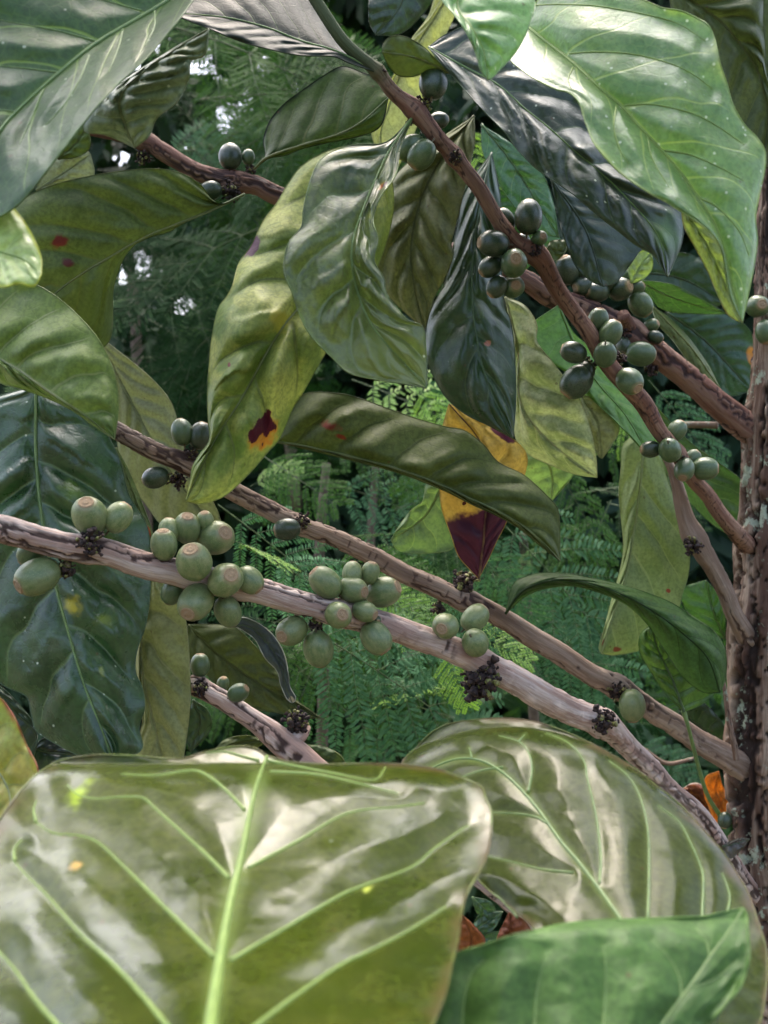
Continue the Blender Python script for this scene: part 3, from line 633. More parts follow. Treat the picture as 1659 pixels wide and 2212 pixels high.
LF(1, [(560, 612), (520, 520), (500, 400), (620, 280), (780, 170), (865, 120)], (.35, .345, .34), [(560, 612), (440, 560), (350, 540), (380, 440), (470, 360), (560, 300), (700, 212), (865, 120)],
   [(560, 612), (620, 560), (650, 490), (735, 420), (780, 330), (790, 255), (850, 225), (865, 120)], LM('lf_b', 'under', a=(.11, .15, .085), b=(.17, .21, .12), vein=(.28, .31, .17), dust=.2, trans=.08, rough=.4), 'wrinkled grey green leaf below the large dusty leaf', dl=.01, dr=-.004, quilt=.0025, wave=.003)
LF(1, [(-170, 990), (0, 1045), (100, 1078), (170, 1140)], (.29, .28), [(-170, 990), (-100, 800), (0, 800), (60, 868), (120, 950), (168, 1060), (170, 1140)], [(-170, 990), (-100, 1150), (0, 1190), (80, 1176), (140, 1187), (170, 1140)],
   LM('lf_c', 'bright', a=(.3, .42, .11), b=(.42, .52, .2), vein=(.5, .6, .3), edge=(.45, .5, .06), ew=.85), 'small bright lime leaf with yellow margin at the edge of the view', dl=.01, dr=-.006, vmat=MAT['rib_pale'], N=5)
LF(3, [(-220, 380), (0, 495), (100, 556), (220, 641), (330, 712), (410, 772), (475, 827)], (.39, .37, .365), [(-220, 380), (-120, 220), (0, 188), (100, 180), (160, 190), (240, 240), (320, 310), (400, 400), (450, 490), (480, 580), (490, 700), (475, 827)],
   [(-220, 380), (-100, 530), (0, 592), (100, 622), (200, 657), (300, 707), (400, 778), (475, 827)], LM('lf_f', 'under', a=(.08, .13, .03), b=(.13, .185, .045), vein=(.2, .23, .1), N=6, va=.6), 'broad olive leaf whose pointed tip touches the brown branch', dl=.008, dr=.012, quilt=.003, N=6, vmat=MAT['rib_olive'])
LF(3, [(400, 390), (560, 700), (680, 920), (800, 1080), (925, 1230)], (.5, .49), [(400, 390), (430, 600), (480, 800), (510, 970), (600, 1090), (680, 1190), (800, 1240), (925, 1230)],
   [(400, 390), (500, 468), (600, 548), (680, 630), (720, 700), (745, 790), (800, 950), (880, 1080), (915, 1165), (925, 1230)], LM('lf_g', 'under', a=(.15, .16, .075), b=(.19, .2, .1), va=.25), 'beige green leaf hanging behind the brown branch', dl=.01, dr=-.006, quilt=.002)
LF(0, [(78, 830), (78, 987), (92, 1128), (120, 1262), (146, 1360), (182, 1480), (213, 1558), (245, 1645)], (.43, .42, .41, .405), [(78, 830), (-60, 900), (-130, 1150), (-60, 1400), (0, 1475), (55, 1503), (68, 1545), (80, 1580), (130, 1612), (180, 1635), (245, 1645)],
   [(78, 830), (200, 900), (255, 985), (275, 1060), (290, 1090), (318, 1140), (325, 1210), (323, 1297), (312, 1360), (297, 1400), (292, 1450), (307, 1485), (312, 1530), (300, 1570), (305, 1620), (245, 1645)],
   LM('lf_h', 'upper', a=(.02, .05, .018), b=(.03, .075, .024), vein=(.1, .16, .06), rough=.28, dust=.12, N=7, mscale=90, trans=.1, spots=[(.58, .12, .03, .16, (.34, .3, .02), .8), (.62, .5, .04, .16, (.1, .15, .02), 1.), (.45, .5, .05, .2, (.08, .14, .02), 1.), (.3, .4, .05, .2, (.09, .15, .02), 1.), (.75, .4, .02, .08, (.16, .2, .03), .9)]),
   'large dark glossy leaf with yellow flecks hanging behind the pale branch', dl=.012, dr=.012, quilt=.004, N=7, vmat=MAT['rib_green'], midw=7)
LF(5, [(640, 300), (615, 500), (588, 640), (592, 800), (625, 950), (690, 1220)], .44, [(640, 300), (612, 400), (570, 640), (562, 760), (580, 900), (592, 1000), (570, 1150), (690, 1230)],
   [(640, 300), (700, 420), (760, 540), (778, 650), (787, 800), (790, 900), (775, 1050), (750, 1180), (690, 1230)], LM('lf_i', 'under', a=(.2, .22, .09), b=(.25, .27, .12), vein=(.3, .3, .15), N=6, tcol=(1., 1.1, .7)), 'pale yellow green leaf hanging beside the dark glossy leaf', dr=-.006, dl=.004, N=6, quilt=.0025)
LF(3, [(480, 860), (530, 1000), (575, 1120), (640, 1270)], .44, [(480, 860), (515, 1000), (540, 1120), (580, 1230), (640, 1270)], [(480, 860), (530, 950), (585, 1080), (625, 1190), (640, 1270)],
   LM('lf_i2', 'under', a=(.13, .16, .08), spots=[(.85, .1, .08, .7, (.4, .09, .03), .5)]), 'narrow grey green leaf with an orange patch above the pale branch')
Jm = [(835, 318), (760, 470), (700, 590), (646, 664), (615, 701), (573, 768), (521, 862), (479, 925), (448, 982), (402, 1082)]
LF(0, Jm, (.43, .41, .395, .39, .385), [(835, 318), (797, 311), (755, 315), (703, 328), (651, 359), (620, 401), (599, 437), (568, 479), (542, 531), (516, 568), (503, 614), (490, 640), (471, 668), (458, 727), (452, 789), (448, 852), (450, 909), (452, 951), (432, 980), (416, 1008), (411, 1039), (402, 1082)],
   [(835, 318), (850, 450), (810, 590), (750, 690), (700, 768), (656, 845), (632, 883), (605, 945), (578, 977), (547, 1013), (500, 1060), (469, 1079), (432, 1088), (402, 1082)],
   LM('lf_j', 'under', a=(.11, .17, .035), b=(.32, .34, .09), vein=(.09, .11, .04), N=7, mscale=65, va=.6, trans=.17, spots=[(.40, -.95, .035, .1, (.06, .015, .035), .4), (.745, .72, .055, .28, (.42, .3, .04), .8), (.74, .7, .046, .23, (.4, .15, .02), .5), (.735, .62, .036, .2, (.05, .006, .014), .12), (.5, -.1, .04, .25, (.36, .33, .05), .9), (.38, -.3, .03, .2, (.36, .33, .05), .9),
       (.66, -.55, .006, .03, (.12, .02, .02), .3)]), 'long puckered yellow green leaf with a maroon blotch', dl=.006, dr=.01, arch=.004, quilt=.0045, N=7, wave=.0025, vmat=MAT['rib_olive'], step=5, midw=5)
LF(2, [(440, 480), (330, 620), (230, 800), (180, 1000), (190, 1180), (235, 1370)], (.445, .44), [(440, 480), (260, 600), (120, 720), (50, 850), (15, 960), (30, 1080), (80, 1220), (235, 1370)],
   [(440, 480), (440, 600), (405, 760), (372, 900), (345, 1010), (352, 1060), (320, 1150), (275, 1235), (235, 1370)], LM('lf_l', 'underdark', a=(.085, .095, .038), b=(.12, .13, .05), vein=(.07, .08, .03), N=7), 'brownish olive leaf behind the curled mottled leaf', dl=.01, dr=-.006, quilt=.004, N=7)
LF(0, [(990, -60), (950, 20), (905, 90), (870, 150), (840, 230), (822, 300), (845, 390)], .5, [(990, -60), (945, -20), (925, 35), (888, 85), (868, 130), (835, 190), (808, 250), (805, 300), (845, 390)],
   [(990, -60), (1000, -10), (975, 50), (950, 100), (925, 150), (915, 230), (885, 310), (845, 390)], LM('lf_n', 'under', a=(.3, .31, .11), b=(.36, .36, .15), trans=.3, va=.3), 'pale yellow leaf behind the slim green branch tip')
LF(0, [(1062, 330), (1030, 480), (1020, 640), (1045, 800), (1108, 947)], (.46, .445, .435, .43), [(1062, 330), (1005, 410), (985, 500), (965, 600), (935, 660), (922, 700), (920, 768), (935, 810), (962, 857), (1003, 893), (1055, 919), (1108, 947)],
   [(1062, 330), (1080, 420), (1084, 520), (1084, 600), (1090, 660), (1102, 690), (1110, 737), (1113, 789), (1114, 870), (1108, 947)], LM('lf_m', 'dark', N=7, dust=.1, a=(.016, .04, .014), b=(.03, .065, .02), spots=[(.66, .3, .012, .12, (.3, .12, .08), .4)], rough=.32, edge=(.1, .12, .04), ew=.97),
   'dark green drooping leaf in front of the yellow leaf', dl=.01, dr=.012, quilt=.003, N=7, vmat=MAT['rib_dark'])
LF(0, [(588, 952), (677, 968), (755, 986), (862, 1014), (951, 1047), (1014, 1076), (1071, 1102), (1118, 1128), (1170, 1168), (1210, 1212)], (.44, .425, .42, .42),
   [(588, 952), (600, 900), (656, 852), (729, 850), (781, 862), (847, 886), (899, 904), (962, 922), (1003, 930), (1045, 961), (1076, 998), (1128, 1024), (1160, 1050), (1196, 1086), (1206, 1104), (1209, 1145), (1210, 1212)],
   [(588, 952), (677, 974), (755, 993), (862, 1022), (951, 1056), (1014, 1087), (1071, 1113), (1118, 1139), (1170, 1181), (1210, 1212)],
   LM('lf_p', 'underdark', a=(.05, .07, .015), b=(.08, .1, .024), vein=(.035, .045, .012), N=8, edge=(.12, .12, .05), ew=.985, spots=[(.2, -.45, .035, .12, (.16, .03, .015), .8), (.23, -.3, .02, .05, (.16, .03, .015), .5)]), 'long dark olive leaf stretched across the middle above the yellow leaf', dl=.01, dr=.004, quilt=.0035, N=8, vmat=MAT['rib_olive'], midw=5)
LF(4, [(570, 235), (622, 450), (630, 660), (700, 780), (830, 900), (950, 985)], (.475, .465), [(570, 235), (590, 400), (600, 600), (605, 780), (640, 870), (750, 930), (860, 972), (950, 985)],
   [(570, 235), (650, 272), (700, 350), (700, 420), (760, 500), (820, 580), (880, 670), (920, 780), (945, 900), (950, 985)], LM('lf_q', 'under', a=(.2, .24, .1), b=(.4, .42, .24), vein=(.4, .4, .22), N=6, mscale=90, trans=.3), 'pale mottled leaf right behind the dark drooping leaf', dl=.014, dr=-.008, quilt=.003, N=6)
LF(4, [(880, 640), (950, 760), (970, 907)], .485, [(880, 640), (900, 770), (950, 885), (970, 907)], [(880, 640), (970, 670), (1042, 770), (1010, 850), (970, 907)], LM('lf_q2', 'under', a=(.16, .17, .08), b=(.26, .28, .13), N=5), 'small mottled leaf tip beside the pale mottled leaf', N=5)
LF(4, [(700, 850), (760, 960), (760, 1085)], .505, [(700, 850), (635, 900), (640, 990), (700, 1035), (760, 1085)], [(700, 850), (850, 920), (850, 975), (800, 1040), (760, 1085)], LM('lf_q3', 'bright', a=(.16, .25, .08), b=(.2, .3, .1), N=5), 'light green leaf tip under the pale mottled leaf', N=5)
LF(4, [(310, 1010), (230, 1150), (95, 1243)], .51, [(310, 1010), (245, 1008), (228, 1080), (180, 1120), (130, 1185), (95, 1243)], [(310, 1010), (350, 1150), (358, 1270), (280, 1297), (180, 1299), (120, 1284), (95, 1243)], LM('lf_q4', 'bright', a=(.1, .17, .06), b=(.13, .2, .07), N=5), 'light green leaf behind the yellow and maroon leaf', N=5)
LF(4, [(790, 270), (860, 440), (950, 590), (1070, 730), (1170, 905)], (.49, .485), [(790, 270), (700, 330), (650, 377), (690, 430), (750, 500), (850, 570), (930, 660), (1020, 745), (1120, 850), (1170, 905)],
   [(790, 270), (850, 380), (910, 440), (1000, 560), (1100, 660), (1160, 740), (1190, 830), (1170, 905)], LM('lf_r', 'bright', a=(.07, .17, .03), b=(.1, .22, .04), vein=(.16, .26, .08), trans=.35), 'bright green leaf behind the cluster on the slim branch', dl=-.005, dr=.01)
LF(4, [(1150, 640), (1260, 850), (1400, 1040), (1540, 1245)], (.56, .56), [(1150, 640), (1190, 800), (1230, 950), (1330, 1080), (1430, 1180), (1540, 1245)], [(1150, 640), (1260, 760), (1350, 850), (1450, 920), (1560, 1012), (1570, 1130), (1540, 1245)],
   LM('lf_s', 'upper', a=(.05, .11, .03), b=(.07, .14, .04), edge=(.2, .25, .1), ew=.97), 'dark green leaf between the slim branch and the trunk', dl=.01)
LF(0, [(1390, 930), (1388, 985), (1380, 1070), (1362, 1195), (1345, 1270), (1318, 1350), (1300, 1412)], (.515, .505), [(1390, 930), (1347, 960), (1342, 1010), (1337, 1065), (1342, 1120), (1347, 1180), (1340, 1230), (1321, 1297), (1305, 1360), (1294, 1398), (1300, 1412)],
   [(1390, 930), (1425, 980), (1440, 1030), (1455, 1075), (1477, 1120), (1484, 1170), (1490, 1204), (1486, 1245), (1473, 1287), (1465, 1318), (1446, 1350), (1410, 1386), (1378, 1406), (1330, 1415), (1300, 1412)],
   LM('lf_t', 'under', a=(.13, .18, .06), b=(.19, .24, .09), vein=(.28, .32, .13), N=6, mscale=60, spots=[(.62, .75, .01, .05, (.2, .04, .02), .3), (.93, .7, .02, .2, (.14, .04, .02), .5), (.95, -.4, .02, .2, (.14, .05, .02), .5)]), 'long pale leaf hanging vertically beside the trunk', dl=.006, dr=.01, N=6, quilt=.002)
LF(6, [(570, 555), (640, 462), (760, 418), (900, 425), (1060, 478), (1190, 550), (1310, 640), (1410, 740), (1460, 880)], (.47, .46, .46), [(570, 555), (598, 440), (650, 402), (740, 384), (860, 395), (960, 413), (1050, 435), (1150, 465), (1260, 510), (1350, 568), (1430, 622), (1470, 680), (1487, 750), (1480, 830), (1460, 880)],
   [(570, 555), (650, 485), (730, 452), (850, 440), (980, 474), (1080, 524), (1160, 600), (1240, 720), (1310, 820), (1390, 880), (1460, 880)], LM('lf_u', 'underdark', a=(.035, .075, .02), b=(.06, .115, .03), vein=(.022, .045, .012), va=.7, N=7, edge=(.3, .36, .2), ew=.985, trans=.4), 'arching dark leaf with a bright upper rim near the trunk', dl=.012, dr=.01, quilt=.002)
LF(6, [(1310, 962), (1262, 830), (1200, 700), (1175, 600)], (.485, .48), [(1310, 962), (1240, 893), (1180, 805), (1128, 712), (1130, 640), (1175, 600)], [(1310, 962), (1380, 932), (1440, 882), (1482, 820), (1480, 700), (1420, 640), (1300, 560), (1175, 600)],
   LM('lf_u2', 'bright', a=(.07, .15, .025), b=(.11, .2, .04), vein=(.03, .065, .015), N=6, va=.8, trans=.35), 'bright green leaf with dark veins under the arching leaf', dl=.005, dr=.008, N=6, quilt=.003, vmat=MAT['rib_dark'], midw=6)
LF(6, [(1480, 660), (1430, 540), (1400, 415)], .535, [(1480, 660), (1380, 600), (1310, 520), (1305, 450), (1400, 415)], [(1480, 660), (1480, 560), (1450, 470), (1400, 415)], LM('lf_v', 'upper', a=(.06, .15, .03), b=(.08, .18, .04), trans=.35), 'mid green leaf behind the arching leaf', N=5)
LF(6, [(1290, 960), (1400, 1040), (1490, 1110)], .56, [(1290, 960), (1300, 880), (1400, 930), (1490, 1040), (1490, 1110)], [(1290, 960), (1300, 1040), (1380, 1090), (1490, 1110)], LM('lf_v2', 'dark'), 'dark leaf in the shade beside the lower trunk', N=5)
# top right
LF(2, [(655, 108), (760, 190), (860, 270), (960, 365), (1050, 440), (1130, 530), (1200, 605), (1280, 695), (1350, 790), (1410, 880), (1455, 970), (1490, 1090), (1515, 1210), (1552, 1337)], (.37, .34, .33, .325, .32, .32),
   [(655, 108), (600, 190), (590, 245), (640, 292), (700, 332), (780, 370), (835, 385), (875, 425), (900, 500), (935, 590), (990, 660), (1050, 720), (1150, 790), (1240, 840), (1310, 885), (1380, 930), (1440, 985), (1470, 1050), (1485, 1150), (1505, 1240), (1552, 1337)],
   [(655, 108), (685, 40), (740, -30), (950, -60), (1140, 0), (1220, 32), (1300, 45), (1370, 78), (1415, 108), (1440, 170), (1460, 260), (1490, 350), (1512, 430), (1560, 515), (1612, 570), (1646, 625), (1646, 700), (1625, 800), (1608, 900), (1615, 1000), (1602, 1100), (1582, 1200), (1552, 1337)],
   LM('lf_w', 'bright', a=(.1, .2, .06), b=(.15, .26, .085), vein=(.36, .46, .12), rough=.36, dust=.5, edge=(.33, .42, .13), ew=.93, N=8, gloss=.6), 'large bright dusty leaf with pale veins spread over the top right corner',
   dl=-.006, dr=.012, arch=.004, quilt=.003, vmat=MAT['rib_pale'], midw=8, side_w=2.0, step=6,
   veins=[Z(2, [(690, 22), (800, 18), (950, 25), (1150, 60), (1290, 100), (1400, 170)]), Z(2, [(835, 222), (950, 215), (1100, 225), (1250, 262), (1350, 310), (1430, 370)]), Z(2, [(1060, 438), (1170, 432), (1280, 452), (1370, 480), (1460, 530), (1560, 600)]),
          Z(2, [(1230, 625), (1330, 640), (1450, 690), (1560, 750)]), Z(2, [(1370, 820), (1450, 860), (1540, 960), (1580, 1060)]), Z(2, [(850, 280), (830, 330), (850, 380)]), Z(2, [(1030, 440), (1020, 520), (1035, 600), (1080, 680)]), Z(2, [(1160, 570), (1180, 660), (1250, 780)]), Z(2, [(1300, 720), (1340, 800), (1420, 920)])])
LF(2, [(1300, 855), (1400, 1010), (1480, 1180), (1540, 1335)], .36, [(1300, 855), (1312, 940), (1365, 1040), (1410, 1125), (1450, 1220), (1490, 1300), (1540, 1335)], [(1300, 855), (1450, 950), (1530, 1100), (1555, 1230), (1540, 1335)],
   LM('lf_w2', 'bright', a=(.2, .26, .07), b=(.26, .31, .1), edge=(.3, .28, .08), ew=.9), 'narrow yellowish leaf directly beneath the large bright leaf', N=7)
LF(2, [(420, -130), (370, 20), (430, 115), (478, 210), (496, 329)], (.33, .315, .31), [(420, -130), (330, -60), (310, 0), (350, 50), (400, 120), (440, 200), (468, 290), (496, 329)], [(420, -130), (600, -120), (690, -5), (668, 100), (640, 170), (600, 232), (545, 290), (515, 322), (496, 329)],
   LM('lf_x', 'bright', a=(.15, .3, .09), b=(.2, .36, .13), vein=(.34, .46, .2), N=6, dust=.2), 'bright light green leaf tip pointing down from the top edge', dl=-.003, dr=.01, quilt=.002, N=6, vmat=MAT['rib_pale'])
LF(2, [(250, 195), (420, 288), (540, 352), (650, 450), (750, 530), (850, 620), (980, 730), (1080, 830), (1170, 930), (1215, 1010), (1243, 1148)], (.41, .39, .38, .375), [(250, 195), (310, 270), (400, 370), (470, 450), (560, 540), (620, 620), (700, 700), (800, 770), (870, 820), (950, 890), (1040, 960), (1110, 1015), (1180, 1055), (1208, 1095), (1243, 1148)],
   [(250, 195), (330, 140), (450, 110), (650, 200), (800, 340), (900, 450), (1000, 600), (1150, 720), (1290, 850), (1308, 930), (1300, 1010), (1272, 1080), (1243, 1148)], LM('lf_y', 'dark', a=(.02, .035, .022), b=(.035, .055, .03), vein=(.09, .13, .06), dust=.3, rough=.36, N=8, spots=[(.88, .4, .1, .9, (.07, .14, .04), 1.)], edge=(.12, .18, .08), ew=.96),
   'dusky dark leaf with slate sheen below the large bright leaf', dl=-.006, dr=.012, quilt=.003, N=8, vmat=MAT['rib_green'], midw=4)
LF(2, [(760, 745), (900, 950), (975, 1187)], .425, [(760, 745), (790, 900), (820, 1000), (860, 1100), (920, 1162), (975, 1187)], [(760, 745), (1000, 850), (1132, 1005), (1115, 1055), (1070, 1120), (1030, 1170), (975, 1187)], LM('lf_y2', 'dark', a=(.02, .04, .03), b=(.03, .055, .035), rough=.42, va=.3), 'dark bluish leaf hanging under the dusky leaf', dr=.006, N=6)
LF(2, [(470, 515), (600, 680), (790, 985)], .5, [(470, 515), (480, 640), (560, 790), (690, 950), (790, 985)], [(470, 515), (600, 600), (720, 715), (770, 850), (790, 985)], LM('lf_y3', 'upper', a=(.04, .11, .04), b=(.06, .14, .05), rough=.25), 'glossy mid green leaf behind the slim reddish branch')
LF(2, [(400, 760), (520, 900), (700, 1080)], .52, [(400, 760), (370, 900), (450, 1060), (560, 1180), (700, 1080)], [(400, 760), (560, 790), (680, 850), (800, 1000), (700, 1080)], LM('lf_y4', 'upper', a=(.03, .09, .02), b=(.045, .12, .03)), 'dark green leaf behind the upper berry cluster')
LF(0, [(890, -60), (860, 20), (812, 76)], .47, [(890, -60), (810, -30), (797, 40), (812, 76)], [(890, -60), (935, -10), (905, 40), (862, 74), (812, 76)], LM('lf_cc', 'dark', rough=.3, a=(.012, .02, .014)), 'black green leaf at the top between branch and pale yellow leaf', N=5)
LF(2, [(1240, -60), (1450, 80), (1540, 180), (1610, 280), (1655, 450), (1645, 620)], .46, [(1240, -60), (1300, 200), (1450, 450), (1560, 600), (1645, 620)], [(1240, -60), (1600, -60), (1640, 100), (1655, 300), (1700, 500), (1645, 620)], LM('lf_dd', 'underdark', a=(.05, .07, .025), b=(.07, .09, .03), N=7), 'shaded dark olive leaf behind the large bright leaf', N=7, quilt=.003)
LF(2, [(1650, 700), (1690, 300), (1670, 0), (1600, -60)], .5, [(1650, 700), (1640, 300), (1625, 0), (1600, -60)], [(1650, 700), (1750, 400), (1750, 0), (1600, -60)], LM('lf_dd2', 'underdark', a=(.06, .08, .028)), 'shaded leaf cut by the upper edge of the view next to the trunk')
LF(4, [(1125, 168), (1230, 225), (1350, 268), (1492, 307)], .555, [(1125, 168), (1200, 173), (1280, 190), (1370, 238), (1440, 278), (1492, 307)], [(1125, 168), (1165, 235), (1230, 292), (1350, 305), (1492, 307)], LM('lf_e1', 'upper', a=(.05, .1, .03), rough=.2), 'glossy leaf with a white sheen behind the cracked branch', dl=-.01, dr=.02, N=6)
LF(4, [(1175, 272), (1260, 360), (1350, 460), (1440, 590), (1537, 717)], (.545, .525), [(1175, 272), (1245, 318), (1325, 400), (1405, 508), (1462, 618), (1502, 680), (1537, 717)], [(1175, 272), (1200, 345), (1270, 425), (1340, 522), (1400, 592), (1470, 645), (1537, 717)],
   LM('lf_e2', 'underdark', a=(.09, .12, .05), edge=(.35, .4, .25), ew=.96), 'slender olive leaf with white edge running into the trunk', dl=.01)
LF(4, [(1240, 300), (1400, 420), (1590, 625)], .58, [(1240, 300), (1260, 380), (1330, 470), (1420, 570), (1500, 645), (1590, 625)], [(1240, 300), (1400, 290), (1530, 328), (1592, 390), (1610, 500), (1590, 625)],
   LM('lf_e3', 'dark', a=(.02, .06, .03), b=(.04, .1, .04), spots=[(.75, .85, .08, .25, (.5, .2, .02), .5), (.78, .85, .03, .12, (.04, .01, .01), .3)]), 'dark green leaf with an orange spot beside the trunk')
LF(4, [(1110, 130), (1300, 160), (1480, 260)], .6, [(1110, 130), (1180, 60), (1340, 60), (1450, 150), (1480, 260)], [(1110, 130), (1200, 260), (1380, 300), (1480, 260)], LM('lf_e4', 'dark', a=(.018, .05, .018)), 'deep green leaf in shadow above the glossy leaf')
LF(2, [(1090, 1175), (1130, 1100), (1175, 1045)], .5, [(1090, 1175), (1080, 1100), (1130, 1040), (1175, 1045)], [(1090, 1175), (1140, 1160), (1180, 1110), (1175, 1045)], LM('lf_e5', 'bright', a=(.2, .28, .08), b=(.26, .33, .12)), 'small lime leaf above the two round berries', N=4)
LF(2, [(740, 1030), (800, 1045), (835, 1000)], .5, [(740, 1030), (760, 1000), (810, 995), (835, 1000)], [(740, 1030), (770, 1080), (815, 1050), (835, 1000)], LM('lf_e6', 'underdark', a=(.08, .1, .04)), 'tiny olive leaf beside the upper berry cluster', N=4)
# left bits
LF(1, [(240, 660), (310, 600), (365, 520)], .42, [(240, 660), (240, 560), (300, 500), (365, 520)], [(240, 660), (320, 650), (372, 610), (365, 520)], LM('lf_l1', 'underdark', a=(.08, .12, .03)), 'small olive leaf tucked under the wrinkled leaf', N=4)
LF(1, [(150, 790), (260, 720), (375, 640)], .5, [(150, 790), (180, 690), (260, 640), (350, 625), (375, 640)], [(150, 790), (260, 765), (385, 735), (375, 640)], LM('lf_l2', 'under', a=(.17, .19, .1), b=(.22, .24, .13)), 'pale grey leaf behind the olive leaf with red spots', N=5)
LF(5, [(780, 600), (900, 720), (1100, 860), (1335, 988)], (.47, .46), [(780, 600), (890, 600), (975, 610), (1060, 690), (1125, 765), (1165, 810), (1190, 880), (1300, 965), (1335, 988)], [(780, 600), (775, 720), (850, 800), (1000, 930), (1150, 965), (1250, 985), (1335, 988)],
   LM('lf_jj', 'underdark', a=(.06, .075, .025), b=(.08, .1, .03)), 'dark olive leaf under the middle berry cluster', N=7, quilt=.002)
LF(5, [(965, 603), (1040, 612), (1110, 680), (1160, 760), (1185, 850), (1212, 925)], .445, [(965, 603), (1000, 570), (1060, 588), (1130, 640), (1178, 720), (1195, 800), (1203, 860), (1228, 905), (1212, 925)], [(965, 603), (1010, 625), (1060, 665), (1100, 740), (1148, 790), (1165, 850), (1188, 905), (1212, 925)],
   LM('lf_jj2', 'dark', a=(.03, .045, .045), b=(.045, .06, .06), edge=(.5, .5, .42), ew=.93, rough=.45, spots=[(1., 0, .06, 2., (.3, .25, .18), .2)]), 'slim slate coloured curled leaf with a white rim', N=10)
LF(5, [(800, 910), (830, 1000), (790, 1130)], .5, [(800, 910), (780, 980), (770, 1060), (790, 1130)], [(800, 910), (865, 960), (870, 1040), (790, 1130)], LM('lf_k1', 'dark', a=(.03, .06, .02)), 'dark leaf behind the stubby forked branch', N=5)
LF(5, [(880, 1140), (990, 1090), (1110, 1080)], .47, [(880, 1140), (930, 1080), (1020, 1060), (1110, 1080)], [(880, 1140), (1000, 1150), (1110, 1080)], LM('lf_k2', 'underdark', a=(.08, .1, .03)), 'low olive leaf just over the glossy leaf rim', N=5)
LF(5, [(1270, 1100), (1340, 1150), (1440, 1190)], .5, [(1270, 1100), (1340, 1105), (1410, 1140), (1440, 1190)], [(1270, 1100), (1300, 1170), (1380, 1200), (1440, 1190)], LM('lf_k3', 'underdark', a=(.04, .07, .03), edge=(.2, .24, .1)), 'low dark leaf at the foot of the stubby branch', N=5)
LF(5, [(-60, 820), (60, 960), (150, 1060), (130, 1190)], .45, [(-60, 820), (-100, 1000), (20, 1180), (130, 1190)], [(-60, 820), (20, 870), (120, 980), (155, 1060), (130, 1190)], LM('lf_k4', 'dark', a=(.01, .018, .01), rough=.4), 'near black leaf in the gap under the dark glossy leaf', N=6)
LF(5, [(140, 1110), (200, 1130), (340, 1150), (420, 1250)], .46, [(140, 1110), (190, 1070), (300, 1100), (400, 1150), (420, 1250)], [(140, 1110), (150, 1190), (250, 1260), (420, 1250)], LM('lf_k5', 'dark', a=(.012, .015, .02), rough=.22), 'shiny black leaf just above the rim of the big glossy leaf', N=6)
# dry leaves by the trunk
LF(8, [(1440, 515), (1470, 430), (1440, 350), (1455, 278)], .56, [(1440, 515), (1415, 430), (1395, 380), (1400, 305), (1455, 278)], [(1440, 515), (1520, 480), (1517, 400), (1475, 350), (1455, 278)], LM('lf_dry', 'under', a=(.5, .17, .02), b=(.6, .24, .04), vein=(.6, .4, .15), tcol=(1.3, .9, .4), trans=.35), 'orange dry leaf next to the lower trunk', quilt=.003, wave=.004)
LF(8, [(1420, 440), (1360, 380), (1285, 362)], .57, [(1420, 440), (1400, 350), (1350, 328), (1285, 362)], [(1420, 440), (1370, 440), (1320, 410), (1285, 362)], LM('lf_dry2', 'under', a=(.1, .03, .02), b=(.4, .13, .02), vein=(.3, .15, .05), edge=(.5, .42, .35), ew=.9), 'brown and orange dry leaf beside the thin pale stem', quilt=.003)
LF(8, [(400, 1060), (430, 970), (385, 870)], .4, [(400, 1060), (360, 1000), (385, 870)], [(400, 1060), (485, 990), (440, 920), (385, 870)], LM('lf_dry3', 'under', a=(.2, .06, .02), b=(.3, .1, .03), vein=(.2, .08, .03)), 'rust brown dead leaf in the gap between two glossy leaves', N=5)
LF(8, [(560, 1000), (590, 930), (585, 865)], .42, [(560, 1000), (535, 975), (585, 865)], [(560, 1000), (670, 960), (650, 900), (585, 865)], LM('lf_dry4', 'under', a=(.16, .05, .02), b=(.24, .08, .04), vein=(.2, .08, .03)), 'small reddish dead leaf over the large flat leaf', N=5)
LF(8, [(1470, 590), (1520, 580), (1582, 560)], .5, [(1470, 590), (1500, 570), (1550, 557), (1582, 560)], [(1470, 590), (1500, 640), (1550, 600), (1582, 560)], LM('lf_dry5', 'dark', a=(.07, .06, .05), b=(.1, .09, .07)), 'little grey curled leaf lying against the trunk', N=4)
for i, (a, b) in enumerate([((430, 800), (540, 900)), ((420, 950), (560, 860)), ((450, 1020), (600, 950))]):
    (x0, y0), (x1, y1) = Z(8, [a, b]); m = ((x0+x1)/2, (y0+y1)/2); px_, py_ = (y1-y0)*.25, -(x1-x0)*.25
    leaf('coffee_leaf', [(x0, y0, .52), (m[0], m[1], .52), (x1, y1, .52)], [(x0, y0), (m[0]+px_, m[1]+py_), (x1, y1)], [(x0, y0), (m[0]-px_, m[1]-py_), (x1, y1)], LM('lf_gap%d' % i, 'upper', rough=.2, a=(.04, .09, .05)), N=5,
         label=['glossy shaded leaf uppermost in the gap between glossy leaves', 'glossy shaded leaf midway down the gap between glossy leaves', 'glossy shaded leaf lowest in the gap between glossy leaves'][i])
